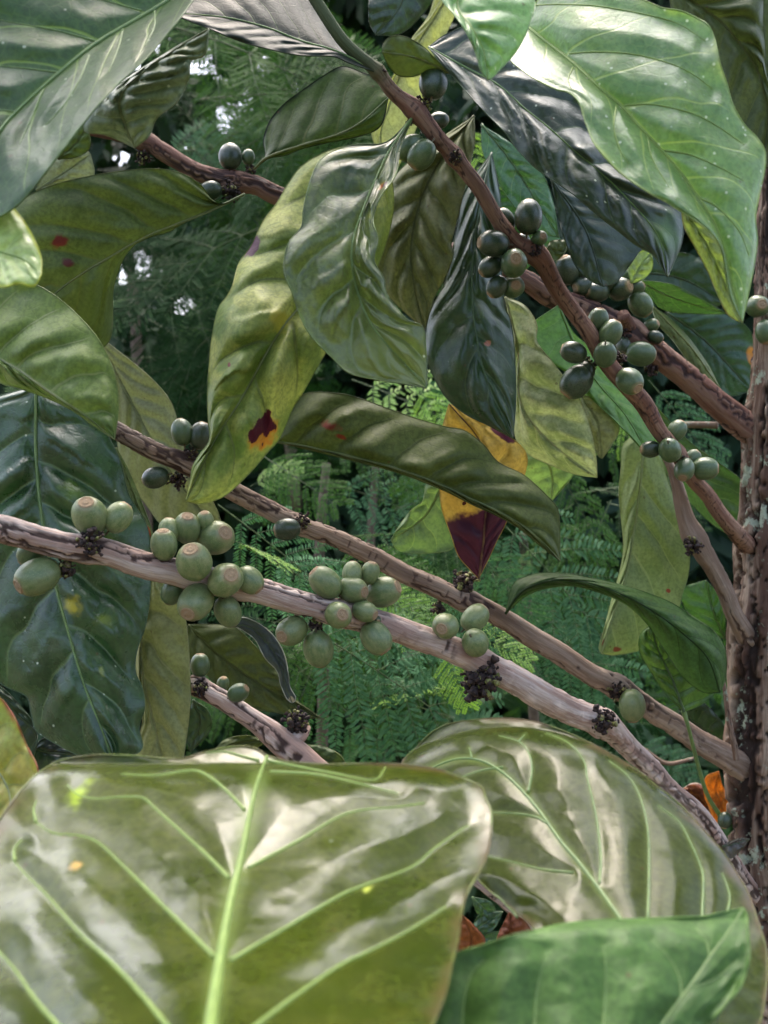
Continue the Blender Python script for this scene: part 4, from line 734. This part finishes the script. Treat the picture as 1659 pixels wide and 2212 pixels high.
# ================================================================= near leaves at the bottom
def d_fg1(x, y):
    d = .172+(2212-y)*(.262-.172)/(2212-1640)
    d = d+.008*np.exp(-np.clip(y-1650, 0, 999)/25.)
    return d+((x-520)/560)**2*.012
T7 = lambda pts: Z(7, pts)
v1 = [T7(q) for q in ([(950, 722), (850, 620), (740, 520), (640, 430), (590, 388), (500, 385), (400, 392), (320, 375), (280, 335)], [(890, 1050), (800, 960), (650, 810), (500, 660), (400, 570), (320, 545), (220, 535), (150, 490)],
      [(700, 1345), (600, 1220), (480, 1090), (330, 950), (200, 800), (110, 710), (55, 650)], [(1015, 440), (950, 370), (880, 310), (800, 275), (650, 295), (500, 290)], [(1075, 235), (1000, 215), (930, 198), (860, 200)],
      [(1030, 680), (1120, 630), (1250, 560), (1400, 470), (1500, 440), (1640, 428), (1760, 410)], [(955, 1065), (1080, 990), (1200, 920), (1400, 800), (1500, 755), (1700, 680), (1800, 600), (1900, 530), (1950, 500)],
      [(1050, 1345), (1200, 1230), (1400, 1090), (1520, 1030), (1650, 965), (1760, 900), (1850, 840)], [(1120, 280), (1300, 290), (1450, 320), (1650, 370)], [(1110, 235), (1250, 262), (1400, 290), (1550, 315), (1600, 260)], [(250, 1345), (150, 1230), (60, 1100), (-30, 1000)],
      [(60, 650), (60, 600), (90, 560)], [(150, 490), (140, 440), (150, 400)])]
FG1L = [(870, 1900), (300, 1850), (-200, 1500), (-260, 1000), (-110, 620), (0, 478), (40, 420), (85, 362), (140, 302), (200, 260), (260, 232), (400, 212), (560, 215), (740, 228), (850, 200), (960, 178), (1050, 182), (1108, 214)]
FG1R = [(870, 1900), (1400, 1800), (1700, 1550), (1796, 1327), (1846, 1200), (1876, 1070), (1896, 990), (1911, 880), (1936, 790), (1976, 720), (2016, 640), (2034, 560), (2038, 450), (2016, 395), (2000, 345), (1960, 325), (1906, 302), (1796, 267), (1646, 250), (1500, 248), (1350, 250), (1200, 240), (1108, 214)]
leaf('coffee_leaf', [(x, y, 0) for x, y in T7([(840, 1900), (870, 1400), (900, 1150), (950, 850), (1000, 640), (1040, 440), (1070, 320), (1108, 214)])], T7(FG1L), T7(FG1R),
     LM('lf_fg1', 'shiny', a=(.026, .04, .003), b=(.044, .056, .006), rough=.19, dust=.03, trans=.07, spots=[(.62, -.62, .012, .03, (.4, .25, .06), .8), (.6, .55, .01, .03, (.3, .35, .06), .8), (.72, -.8, .03, .05, (.25, .35, .02), 1.)], edge=(.07, .055, .018), ew=.93), dfun=d_fg1, quilt=.0015, wave=.0018, veins=v1, vmat=MAT['rib_pale'], midw=34, side_w=5.2,
     step=6, label='biggest glossy leaf, mirror bright with thick lime midrib, across the bottom', rim=.0003)
def d_fg2(x, y):
    t = (2212-y)/(2212-1555)
    d = .225+.085*t
    return d+.010*np.exp(-np.clip(y-1570-(x-1100)**2/900., 0, 999)/30.)+.018*((x-1330)/400.)**2
T8 = lambda pts: Z(8, pts)
v2 = [T8(q) for q in ([(960, 745), (965, 620), (945, 460), (910, 310), (895, 235), (830, 160), (740, 120)], [(1160, 890), (1165, 700), (1160, 520), (1130, 390), (1080, 300), (1000, 235)], [(1385, 890), (1390, 760), (1385, 690), (1340, 580), (1290, 490), (1200, 420)],
      [(665, 365), (680, 270), (665, 200), (625, 155), (540, 130)], [(740, 495), (700, 470), (620, 455), (510, 450)], [(850, 700), (720, 685), (600, 655), (500, 632)], [(560, 262), (470, 275), (390, 302)], [(625, 155), (650, 125)], [(430, 222), (420, 180)],
      [(620, 885), (540, 800), (500, 780)], [(1480, 900), (1500, 800), (1470, 700)])]
leaf('coffee_leaf', [(x, y, 0) for x, y in T8([(1330, 1450), (1180, 1110), (1040, 885), (900, 690), (800, 570), (700, 430), (600, 320), (520, 258), (450, 230), (370, 227), (270, 262), (160, 320)])],
     T8([(1330, 1450), (1560, 1450), (1625, 1327), (1652, 1160), (1655, 1060), (1640, 970), (1610, 880), (1580, 790), (1530, 700), (1470, 610), (1400, 530), (1300, 422), (1200, 340), (1100, 262), (1000, 202), (900, 150), (800, 107), (700, 74), (620, 61), (540, 58), (430, 66), (330, 84), (260, 120), (200, 180), (140, 245), (160, 320)]),
     T8([(1330, 1450), (1000, 1300), (800, 1060), (690, 932), (600, 852), (520, 790), (450, 722), (350, 600), (250, 480), (160, 320)]),
     LM('lf_fg2', 'shiny', gloss=.15, coat=0., a=(.024, .037, .005), b=(.036, .046, .009), rough=.19, dust=.03, trans=.04, edge=(.08, .06, .03), ew=.92), dfun=d_fg2, quilt=.0015, wave=.0012, veins=v2, vmat=MAT['rib_green'], midw=10, side_w=3., step=6, label='second glossy leaf with bronze rim arching below the pale branch end')
def d_fg3(x, y):
    return .205+(2212-y)*.00006+((x-1250)/400)**2*.006+.004*np.exp(-np.clip(y-1985, 0, 999)/30.)
v3 = [T8(q) for q in ([(690, 1345), (700, 1200), (730, 1060), (740, 1020)], [(975, 1345), (985, 1200), (985, 1060), (975, 1000)], [(390, 1345), (400, 1220), (430, 1120), (480, 1060)], [(1300, 1220), (1290, 1130), (1240, 1040), (1180, 980)], [(1420, 1050), (1400, 980), (1360, 930)],
      [(1330, 1180), (1440, 1140), (1530, 1060)], [(1430, 1327), (1490, 1230), (1540, 1120)])]
leaf('coffee_leaf', [(x, y, 0) for x, y in T8([(900, 1800), (1060, 1560), (1220, 1327), (1350, 1150), (1430, 1030), (1490, 950), (1556, 848)])],
     T8([(900, 1800), (400, 1750), (200, 1500), (250, 1250), (350, 1052), (480, 1000), (600, 960), (690, 940), (800, 915), (950, 897), (1150, 892), (1300, 884), (1400, 880), (1480, 862), (1556, 848)]),
     T8([(900, 1800), (1200, 1600), (1410, 1330), (1480, 1250), (1540, 1180), (1570, 1100), (1581, 1050), (1577, 960), (1570, 880), (1556, 848)]),
     LM('lf_fg3', 'upper', a=(.035, .085, .017), b=(.065, .135, .028), vein=(.15, .26, .07), rough=.5, gloss=.3, mscale=80, edge=(.2, .36, .08), ew=.97, mid=0, va=0.), dfun=d_fg3, quilt=.0016, wave=.0018, veins=v3, vmat=MAT['rib_green'], midw=7, side_w=2.2, step=6, label='matte deep green leaf in the lower corner below the bronze rimmed leaf')
LF(5, [(-220, 1050), (-60, 1150), (40, 1300), (20, 1480)], (.33, .3), [(-220, 1050), (-60, 880), (0, 903), (60, 985), (110, 1100), (158, 1205), (120, 1290), (60, 1400), (20, 1480)], [(-220, 1050), (-240, 1300), (-100, 1450), (20, 1480)],
   LM('lf_fg4', 'under', a=(.34, .26, .05), b=(.22, .26, .06), edge=(.3, .09, .05), ew=.93, trans=.35, rough=.35), 'ochre green leaf with a red brown rim beside the biggest glossy leaf', vmat=MAT['rib_olive'], N=6)
# thin stems
def stem(name, pts, mat, label, cat='stem', **kw):
    q = catmull(pts); V, F = tube(P(q[:, 0], q[:, 1], q[:, 2]), q[:, 3]*.5*K9*q[:, 2]/2212, 10)
    o = mesh(name, V, F, [mat]); o['label'] = label; o['category'] = cat; return o
stem('leaf_stalk', [(*Z(6, [(1308, 955)])[0], .5, 12), (*Z(6, [(1330, 1030)])[0], .5, 8), (*Z(6, [(1360, 1150)])[0], .51, 9), (*Z(6, [(1405, 1300)])[0], .52, 9), (*Z(8, [(1465, 470)])[0], .53, 11)], MAT['rib_green'], 'thin pale green stalk in front of the orange dry leaf')
stem('dead_twig', [(*Z(6, [(1060, 1060)])[0], .62, 7), (*Z(6, [(1150, 1120)])[0], .62, 9), (*Z(6, [(1240, 1175)])[0], .62, 9), (*Z(6, [(1350, 1155)])[0], .62, 7)], bark_t, 'dark crooked twig under the lower branch fork', 'twig')
stem('dead_twig', [(*Z(4, [(1290, 765)])[0], .58, 14), (*Z(4, [(1450, 768)])[0], .57, 16)], bark_t, 'short dark twig level with the middle of the trunk', 'twig')
# ================================================================= feathery shrubs behind
def frond_mesh(seed, npin, nl, plen, llen, lw, drop, up=.0):
    "unit frond along +X, leaflets near the XY plane; returns (rachis, leaflets)"
    r = random.Random(seed); rb = MB(); lb = MB()
    xs = np.linspace(0, 1, 14); rc = np.stack([xs, xs*0, -drop*xs**2], 1)
    a, f = tubeg(rc, .0042*(1-.7*xs)+.0008); rb.add(a, f)
    for i in range(npin):
        t = .12+.88*(i+.5)/npin
        p0 = np.array([t, 0, -drop*t*t]); env = math.sin(math.pi*min(1, .25+.72*t))**.6
        for sgn in (-1, 1):
            L = plen*env*r.uniform(.88, 1.1); ang = math.radians(62-22*t+r.uniform(-6, 6))
            dr = np.array([math.cos(ang), sgn*math.sin(ang), r.uniform(-.15, .1)])
            q = np.linspace(0, 1, 8)[:, None]; pc = p0+dr*L*q+np.array([.12*L, 0, -.18*L])*q**2
            a, f = tubeg(pc, np.linspace(.0019, .0007, 8)); rb.add(a, f)
            for j in range(nl):
                s = (j+.6)/nl; k = s*7; k0 = int(min(6, k)); c = pc[k0]*(1-(k-k0))+pc[k0+1]*(k-k0)
                dd = pc[k0+1]-pc[k0]; dd /= np.linalg.norm(dd); pr = np.cross([0, 0, 1], dd); pr /= np.linalg.norm(pr)
                l = llen*math.sin(math.pi*(.15+.75*s))**.5*r.uniform(.85, 1.1)
                if r.random() < .05: continue
                for s2 in (-1, 1):
                    if r.random() < .04: continue
                    u = pr*s2*.87+dd*.5; u /= np.linalg.norm(u); w = np.cross(u, [0, 0, 1])*lw; tw = np.array([0, 0, r.uniform(-.45, .2)])*l; u = u+np.array([r.uniform(-.12, .12), r.uniform(-.12, .12), 0])
                    lb.add([c, c+u*l*.3+w*.8+tw*.3, c+u*l*.75+w*.8+tw*.7, c+u*l+tw, c+u*l*.75-w*.8+tw*.7, c+u*l*.3-w*.8+tw*.3], [(0, 1, 2, 3), (0, 3, 4, 5)])
    return rb.get(), lb.get()
def tubeg(C, R):
    C = np.asarray(C, float); T = np.gradient(C, axis=0); T /= np.linalg.norm(T, axis=1)[:, None]
    up = np.array([0, 0, 1.]); B = np.cross(T, up); B /= np.linalg.norm(B, axis=1)[:, None]+1e-9; N = np.cross(B, T); th = np.linspace(0, 2*np.pi, 5, endpoint=False)
    V = C[:, None]+np.asarray(R)[:, None, None]*(np.cos(th)[None, :, None]*N[:, None]+np.sin(th)[None, :, None]*B[:, None])
    return V.reshape(-1, 3), grid_faces(len(C), 5, True)
FT = {'teal': plain_mat('frond_teal', (.04, .12, .055), (.11, .24, .115), .65, 40, .25, rnd=.5, spec=.15), 'green': plain_mat('frond_green', (.03, .09, .018), (.075, .165, .032), .65, 40, .3, rnd=.5, spec=.15),
      'lime': plain_mat('frond_lime', (.2, .38, .06), (.28, .45, .1), .5, 40, .35, rnd=.2), 'deep': plain_mat('frond_deep', (.01, .035, .01), (.02, .06, .018), .75, 40, .2, rnd=.5, spec=.06)}  # deep: darker frond colour, stands in for shade farther back
RM = plain_mat('rachis', (.07, .12, .03), (.05, .08, .025), .5, 60)
PROTO = {}
FR_SPEC = {'fine': (1, 8, 24, .42, .05, .0062, .12), 'comb': (2, 5, 30, .48, .15, .0058, .22), 'loose': (3, 6, 18, .5, .075, .0095, .18)}
def frond(parent, kind, tone, x0, y0, x1, y1, d0, d1, roll=0.):
    a = Vector(P(x0, y0, d0)); b = Vector(P(x1, y1, d1)); L = (b-a).length
    key = (kind, tone)
    if kind not in PROTO:
        (rv, rf), (lv, lf) = frond_mesh(*FR_SPEC[kind]); PROTO[kind] = (rv, rf, lv, lf)
    if key not in PROTO:
        rv, rf, lv, lf = PROTO[kind]
        o = mesh('frond', rv, rf, [RM], parent, local=True); c = mesh('leaflets', lv, lf, [FT[tone]], None, smooth=False, local=True); c.parent = o; PROTO[key] = (o, c)
    else:
        o0, c0 = PROTO[key]; o = o0.copy(); COL.objects.link(o); o.parent = parent; c = c0.copy(); COL.objects.link(c); c.parent = o
    X = (b-a).normalized(); up = Vector((0, -.75, .65)); up = (up-X*up.dot(X)).normalized(); up = Quaternion(X, roll) @ up
    Yv = up.cross(X); M = Matrix((X, Yv, up)).transposed().to_4x4()
    o.rotation_mode = 'QUATERNION'; o.rotation_quaternion = M.to_quaternion(); o.location = a-Vector(parent['_w']); o.scale = (L, L, L)
def extra(seed, n, x0, x1, y0, y1, d0, d1, kinds, tones, l0=130, l1=300, a0=-40, a1=60):
    r = random.Random(seed); out = []
    for _ in range(n):
        x = r.uniform(x0, x1); y = r.uniform(y0, y1); a = math.radians(r.uniform(a0, a1)+(180 if r.random() < .3 else 0)); L = r.uniform(l0, l1); d = r.uniform(d0, d1)
        out.append((r.choice(kinds), r.choice(tones), x, y, x+L*math.cos(a), y+L*math.sin(a), d, d+r.uniform(-.06, .06), r.uniform(-.7, .9)))
    return out
def shrub(label, stem_pts, fronds, name='feathery_shrub', group='feathery shrubs behind the coffee tree'):
    root = empty(name, np.array(P(*stem_pts[0][:3])), label, 'shrub', group)
    q = catmull(stem_pts); V, F = tube(P(q[:, 0], q[:, 1], q[:, 2]), q[:, 3]*.5*K9*q[:, 2]/2212, 12)
    mesh('stem', V, F, [bark_t2], root)
    for fr in fronds: frond(root, *fr)
bark_t2 = plain_mat('thin_bark', (.12, .09, .06), (.07, .05, .035), .7, 200, bump=.5)
shrub('nearest feathery shrub with blue green fronds below the brown branch', [(690, 1800, .82, 26), (700, 1400, .82, 24), (690, 1200, .82, 22), (705, 1000, .82, 18)],
      [*extra(31, 7, 500, 1000, 1120, 1560, .58, .68, ('fine', 'loose'), ('teal', 'green', 'lime'), 110, 230, -20, 70), *extra(21, 12, 480, 900, 1080, 1500, .68, .95, ('fine', 'loose', 'fine'), ('teal', 'green', 'deep', 'green')), ('fine', 'teal', 470, 1090, 760, 1300, .62, .64, .2), ('fine', 'teal', 540, 1180, 930, 1400, .66, .66, -.2), ('loose', 'teal', 620, 1330, 1030, 1560, .6, .6, .1), ('fine', 'teal', 600, 1400, 860, 1640, .66, .66, .4), ('loose', 'deep', 780, 1250, 480, 1380, .75, .72, 0), ('fine', 'lime', 800, 1270, 960, 1370, .6, .6, .2), ('fine', 'lime', 960, 1400, 1010, 1530, .58, .58, .5), ('fine', 'green', 1010, 1560, 760, 1480, .72, .72, -.4), ('fine', 'lime', 990, 1350, 1150, 1420, .62, .62, 0)])
shrub('feathery shrub with big blue green fronds behind the arching leaf', [(1180, 1900, 1.0, 26), (1150, 1500, 1.0, 22), (1130, 1150, 1.0, 18)],
      [*extra(22, 12, 980, 1350, 1000, 1500, .75, .98, ('fine', 'loose', 'fine'), ('teal', 'green', 'deep', 'deep')), ('loose', 'teal', 1010, 1060, 1310, 1330, .7, .68, .1), ('loose', 'teal', 1080, 1240, 1330, 1480, .72, .7, .3), ('fine', 'teal', 1060, 1380, 1330, 1440, .72, .72, .2), ('fine', 'green', 1180, 980, 1330, 1200, .75, .75, -.2),
       ('fine', 'teal', 1360, 1600, 1520, 1700, .7, .7, .2), ('fine', 'green', 1320, 1080, 1200, 1350, .8, .8, .4), ('loose', 'green', 1380, 1250, 1560, 1500, .8, .8, .1),
       ('loose', 'deep', 1120, 1350, 1420, 1560, .85, .85, 0), ('fine', 'teal', 1020, 1180, 1160, 1340, .66, .66, .5)])
shrub('feathery shrub with pale fronds glimpsed above the brown branch', [(810, 1500, 1.3, 20), (800, 1200, 1.3, 18), (820, 900, 1.3, 14)],
      [('fine', 'green', 700, 900, 960, 1010, .75, .72, .1), ('loose', 'lime', 760, 820, 1000, 900, .95, .9, .2), ('fine', 'green', 560, 980, 720, 1080, .75, .72, .3), ('loose', 'green', 830, 1010, 1010, 1180, .9, .9, 0), ('fine', 'lime', 900, 830, 980, 960, .9, .9, .3),
       ('fine', 'green', 640, 1010, 560, 1110, .8, .8, 0), ('loose', 'teal', 700, 1040, 960, 1110, .85, .85, .1), ('fine', 'lime', 540, 1050, 640, 1000, .85, .85, 0), ('loose', 'green', 980, 1100, 840, 1220, .95, .95, .2), ('fine', 'green', 1280, 930, 1500, 1060, .85, .85, .1),
       ('fine', 'lime', 1240, 780, 1420, 960, .85, .85, .2), ('fine', 'teal', 1400, 820, 1560, 1000, .8, .8, .1), ('fine', 'lime', 1000, 260, 1060, 420, .9, .9, .3)])
shrub('tall feathery shrub with long drooping combs near the top', [(640, 1100, 1.8, 26), (600, 600, 1.8, 22), (620, 100, 1.8, 16), (640, -200, 1.8, 12)],
      [*extra(23, 14, 380, 760, 20, 330, 1.0, 1.5, ('comb', 'comb', 'fine'), ('green', 'green', 'deep'), 180, 380), ('comb', 'green', 380, 60, 800, 170, 1.1, 1.05, .1), ('comb', 'green', 820, 120, 440, 330, 1.15, 1.1, -.2), ('comb', 'green', 700, 20, 820, 330, 1.2, 1.2, 0), ('comb', 'teal', 330, 330, 560, 300, 1.1, 1.1, .3),
       ('comb', 'green', 500, -20, 560, 300, 1.3, 1.3, .4), ('comb', 'deep', 560, 300, 300, 440, 1.1, 1.1, .1), ('comb', 'green', 420, 400, 640, 560, 1.15, 1.1, .1), ('comb', 'green', 250, 100, 500, 20, 1.2, 1.2, .1),
       ('comb', 'deep', 660, 260, 500, 420, .95, .95, .4)])
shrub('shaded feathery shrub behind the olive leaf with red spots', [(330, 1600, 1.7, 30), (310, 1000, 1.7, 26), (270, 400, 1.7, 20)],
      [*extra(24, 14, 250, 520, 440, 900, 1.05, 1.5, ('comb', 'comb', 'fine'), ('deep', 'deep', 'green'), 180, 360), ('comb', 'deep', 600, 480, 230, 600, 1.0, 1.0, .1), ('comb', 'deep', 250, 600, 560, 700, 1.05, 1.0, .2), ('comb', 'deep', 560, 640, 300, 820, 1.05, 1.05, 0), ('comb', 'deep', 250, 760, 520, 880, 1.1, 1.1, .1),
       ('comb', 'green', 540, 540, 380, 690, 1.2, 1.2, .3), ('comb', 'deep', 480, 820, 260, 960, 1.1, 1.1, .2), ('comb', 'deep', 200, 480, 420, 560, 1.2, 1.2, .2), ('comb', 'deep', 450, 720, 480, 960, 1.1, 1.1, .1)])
# ================================================================= dark broad-leaved shrubs farther off
LB = {}
def leafpile(cx, cy, cz, rx, ry, rz, n, size, seed, holes=()):
    r = np.random.default_rng(seed)
    d = r.normal(size=(n, 3)); d /= np.linalg.norm(d, axis=1)[:, None]
    rad = r.uniform(.25, 1, n)**.5
    c = np.stack([cx+d[:, 0]*rad*rx, cy+d[:, 1]*rad*ry, cz+d[:, 2]*rad*rz], 1)
    nz = fbm(c*2.2+seed, seed, 2); c = c[nz > -.42]
    m = len(c)
    t = r.normal(size=(m, 3)); t[:, 2] -= .9; t /= np.linalg.norm(t, axis=1)[:, None]
    s = np.cross(t, r.normal(size=(m, 3))); s /= np.linalg.norm(s, axis=1)[:, None]; nn = np.cross(s, t)
    L = size*r.uniform(.6, 1.2, m)[:, None]; W = L*.2
    k = .1*L
    V = np.stack([c, c+t*L*.3+s*W+nn*k, c+t*L*.7+s*W*.8+nn*k*.6, c+t*L-nn*k, c+t*L*.7-s*W*.8+nn*k*.6, c+t*L*.3-s*W+nn*k], 1).reshape(-1, 3)
    ok = np.ones(m, bool); v6 = V.reshape(m, 6, 3)
    for (hx, hy, hr) in holes:                                   # gaps in the crowns where the sky shows
        q = np.hypot((v6[..., 0]/v6[..., 1]/K9*2212+829.5)-hx, (1106-(v6[..., 2]-ZC)/v6[..., 1]/K9*2212)-hy); ok &= q.min(1) > hr*.9
    V = v6[ok].reshape(-1, 3); m = int(ok.sum())
    b = np.arange(m)[:, None]*6
    F = np.concatenate([b+[0, 1, 2, 3], b+[0, 3, 4, 5]]).tolist()
    return V, F
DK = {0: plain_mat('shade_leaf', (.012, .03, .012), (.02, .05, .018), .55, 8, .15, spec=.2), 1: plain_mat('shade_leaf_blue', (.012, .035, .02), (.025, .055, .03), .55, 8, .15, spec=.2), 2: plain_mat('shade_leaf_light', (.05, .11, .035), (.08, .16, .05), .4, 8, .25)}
HO = []
def bush(label, x, y, d, rx, rz, n, size, mt, seed, ry=None, holes=()):
    c = P(x, y, d); root = empty('broadleaf_shrub', (c[0], c[1], 0), label, 'shrub', 'dark broadleaf shrubs in the background')
    cc = np.array([[c[0], c[1], 0], [c[0]+.05, c[1], c[2]*.5], [c[0]-.03, c[1]+.03, c[2]]]); V, F = tube(catmull(cc), .03, 10); mesh('trunk', V, F, [bark_t2], root)
    V, F = leafpile(c[0], c[1], c[2], rx, ry or rx*.5, rz, n, size, seed, holes); mesh('crown', V, F, [DK[mt]], root, smooth=False)
sky = [(298, 575, 25), (395, 655, 25), (425, 135, 22), (650, 205, 22), (575, 150, 22), (490, 255, 28), (530, 215, 20), (650, 330, 15), (620, 300, 18), (262, 600, 18), (340, 570, 15), (560, 245, 19)]
rh = random.Random(5); sky += [(rh.uniform(240, 820), rh.uniform(40, 720), rh.uniform(5, 12)) for _ in range(60)]
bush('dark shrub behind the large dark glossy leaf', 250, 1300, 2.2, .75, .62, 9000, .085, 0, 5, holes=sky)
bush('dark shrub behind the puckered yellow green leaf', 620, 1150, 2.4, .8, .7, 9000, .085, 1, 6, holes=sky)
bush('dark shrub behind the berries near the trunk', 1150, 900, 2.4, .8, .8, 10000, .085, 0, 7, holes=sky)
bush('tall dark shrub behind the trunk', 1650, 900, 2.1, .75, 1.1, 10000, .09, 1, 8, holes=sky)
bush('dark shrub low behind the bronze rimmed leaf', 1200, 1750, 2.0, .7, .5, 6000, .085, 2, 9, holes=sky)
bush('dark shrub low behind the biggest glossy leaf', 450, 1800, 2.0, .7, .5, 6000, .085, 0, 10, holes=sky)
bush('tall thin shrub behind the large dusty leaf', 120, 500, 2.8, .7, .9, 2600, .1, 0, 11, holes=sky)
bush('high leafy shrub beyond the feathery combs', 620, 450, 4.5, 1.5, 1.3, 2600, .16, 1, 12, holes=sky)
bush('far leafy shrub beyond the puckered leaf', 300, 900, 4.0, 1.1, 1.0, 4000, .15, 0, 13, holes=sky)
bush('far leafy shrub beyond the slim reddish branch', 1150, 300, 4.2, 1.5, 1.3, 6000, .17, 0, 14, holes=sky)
def added_canopy_tree():  # unseen tree, added so its crown makes the sky reflections patchy
    root = empty('added_canopy_tree', (-2.6, 5.2, 0), 'unseen tree added overhead to break up the sky reflections', 'tree')
    cc = np.array([[-2.6, 5.2, 0], [-2.5, 5.1, 1.6], [-2.2, 4.7, 3.4], [-1.4, 3.9, 4.6]]); V, F = tube(catmull(cc), np.linspace(.16, .07, len(catmull(cc))), 14); mesh('trunk', V, F, [bark_t2], root)
    r = np.random.default_rng(4); n = 26000
    c = np.stack([r.uniform(-4.5, 4.5, n), r.uniform(-2.5, 6.5, n), 4.6+r.uniform(-.5, .9, n)], 1)
    nz = fbm(np.stack([c[:, 0]*.75, c[:, 1]*.75, c[:, 0]*0+2.2], -1), 12, 3)
    c = c[nz > .07]; m = len(c)
    t = r.normal(size=(m, 3)); t[:, 2] *= .4; t /= np.linalg.norm(t, axis=1)[:, None]
    s_ = np.cross(t, r.normal(size=(m, 3))*[.4, .4, 1]); s_ /= np.linalg.norm(s_, axis=1)[:, None]
    L = .26*r.uniform(.6, 1.2, m)[:, None]
    V = np.stack([c, c+t*L*.5+s_*L*.22, c+t*L, c+t*L*.5-s_*L*.22], 1).reshape(-1, 3)
    mesh('crown', V, (np.arange(m)[:, None]*4+[0, 1, 2, 3]).tolist(), [DK[0]], root, smooth=False)
added_canopy_tree()
# ================================================================= ground, sky, light
G = NT('forest_floor'); ob = G.n('TexCoord').outputs['Object']
c = G.mix(G.ramp(G.noise(ob, 3, 5).outputs[0], .4, .6), (.05, .035, .02), (.035, .06, .02)); c = G.mix(G.ramp(G.noise(ob, 40, 4).outputs[0], .45, .6), c, (.09, .06, .035))
pr = G.n('BsdfPrincipled', {'Base Color': c, 'Roughness': .9}); G.t.links.new(pr.outputs[0], G.out.inputs[0])
n = 60; gx, gy = np.meshgrid(np.linspace(-80, 80, n), np.linspace(-80, 80, n), indexing='ij')
gz = .25*fbm(np.stack([gx*.1, gy*.1, gx*0], -1), 3, 2)*np.clip(np.hypot(gx, gy)/10-.5, 0, 1)
g = mesh('ground', np.stack([gx, gy, gz], -1).reshape(-1, 3), grid_faces(n, n), [G.m]); g['kind'] = 'structure'
w = bpy.data.worlds.new('World'); S.world = w; w.use_nodes = True; nt = w.node_tree
bg = nt.nodes['Background']; sk = nt.nodes.new('ShaderNodeTexSky'); sk.sky_type = 'NISHITA'; sk.sun_disc = False
ELEV, ROT = math.radians(66), math.radians(-15)
sk.sun_elevation = ELEV; sk.sun_rotation = ROT; sk.air_density = 1.; sk.dust_density = 7.; sk.ozone_density = 1.
nt.links.new(sk.outputs[0], bg.inputs[0]); bg.inputs[1].default_value = .15
sl = bpy.data.lights.new('sun', 'SUN'); sl.energy = 1.5; sl.angle = math.radians(70); sl.color = (1, .975, .955)
so = bpy.data.objects.new('sun', sl); COL.objects.link(so)
sd = Vector((math.sin(ROT)*math.cos(ELEV), math.cos(ROT)*math.cos(ELEV), math.sin(ELEV)))
so.rotation_euler = (-sd).to_track_quat('-Z', 'Y').to_euler(); so.location = (0, 0, 5)
cd = bpy.data.cameras.new('camera'); co = bpy.data.objects.new('camera', cd); COL.objects.link(co)
cd.sensor_fit = 'VERTICAL'; cd.sensor_height = 36; cd.sensor_width = 27; cd.lens = 40; co.location = (0, 0, ZC); co.rotation_euler = (math.radians(90), 0, 0)
cd.clip_start = .01; cd.clip_end = 400
cd.dof.use_dof = True; cd.dof.focus_distance = .43; cd.dof.aperture_fstop = 22
S.camera = co
S.cycles.use_adaptive_sampling = True; S.cycles.adaptive_threshold = .03; S.cycles.max_bounces = 5; S.cycles.diffuse_bounces = 2; S.cycles.glossy_bounces = 3; S.cycles.transmission_bounces = 4
S.view_settings.view_transform = 'Standard'; S.view_settings.look = 'None'; S.view_settings.gamma = 1; S.view_settings.exposure = 2.1
S.render.resolution_x = 768; S.render.resolution_y = 1024
for o in bpy.data.objects:
    if '_w' in o: del o['_w']
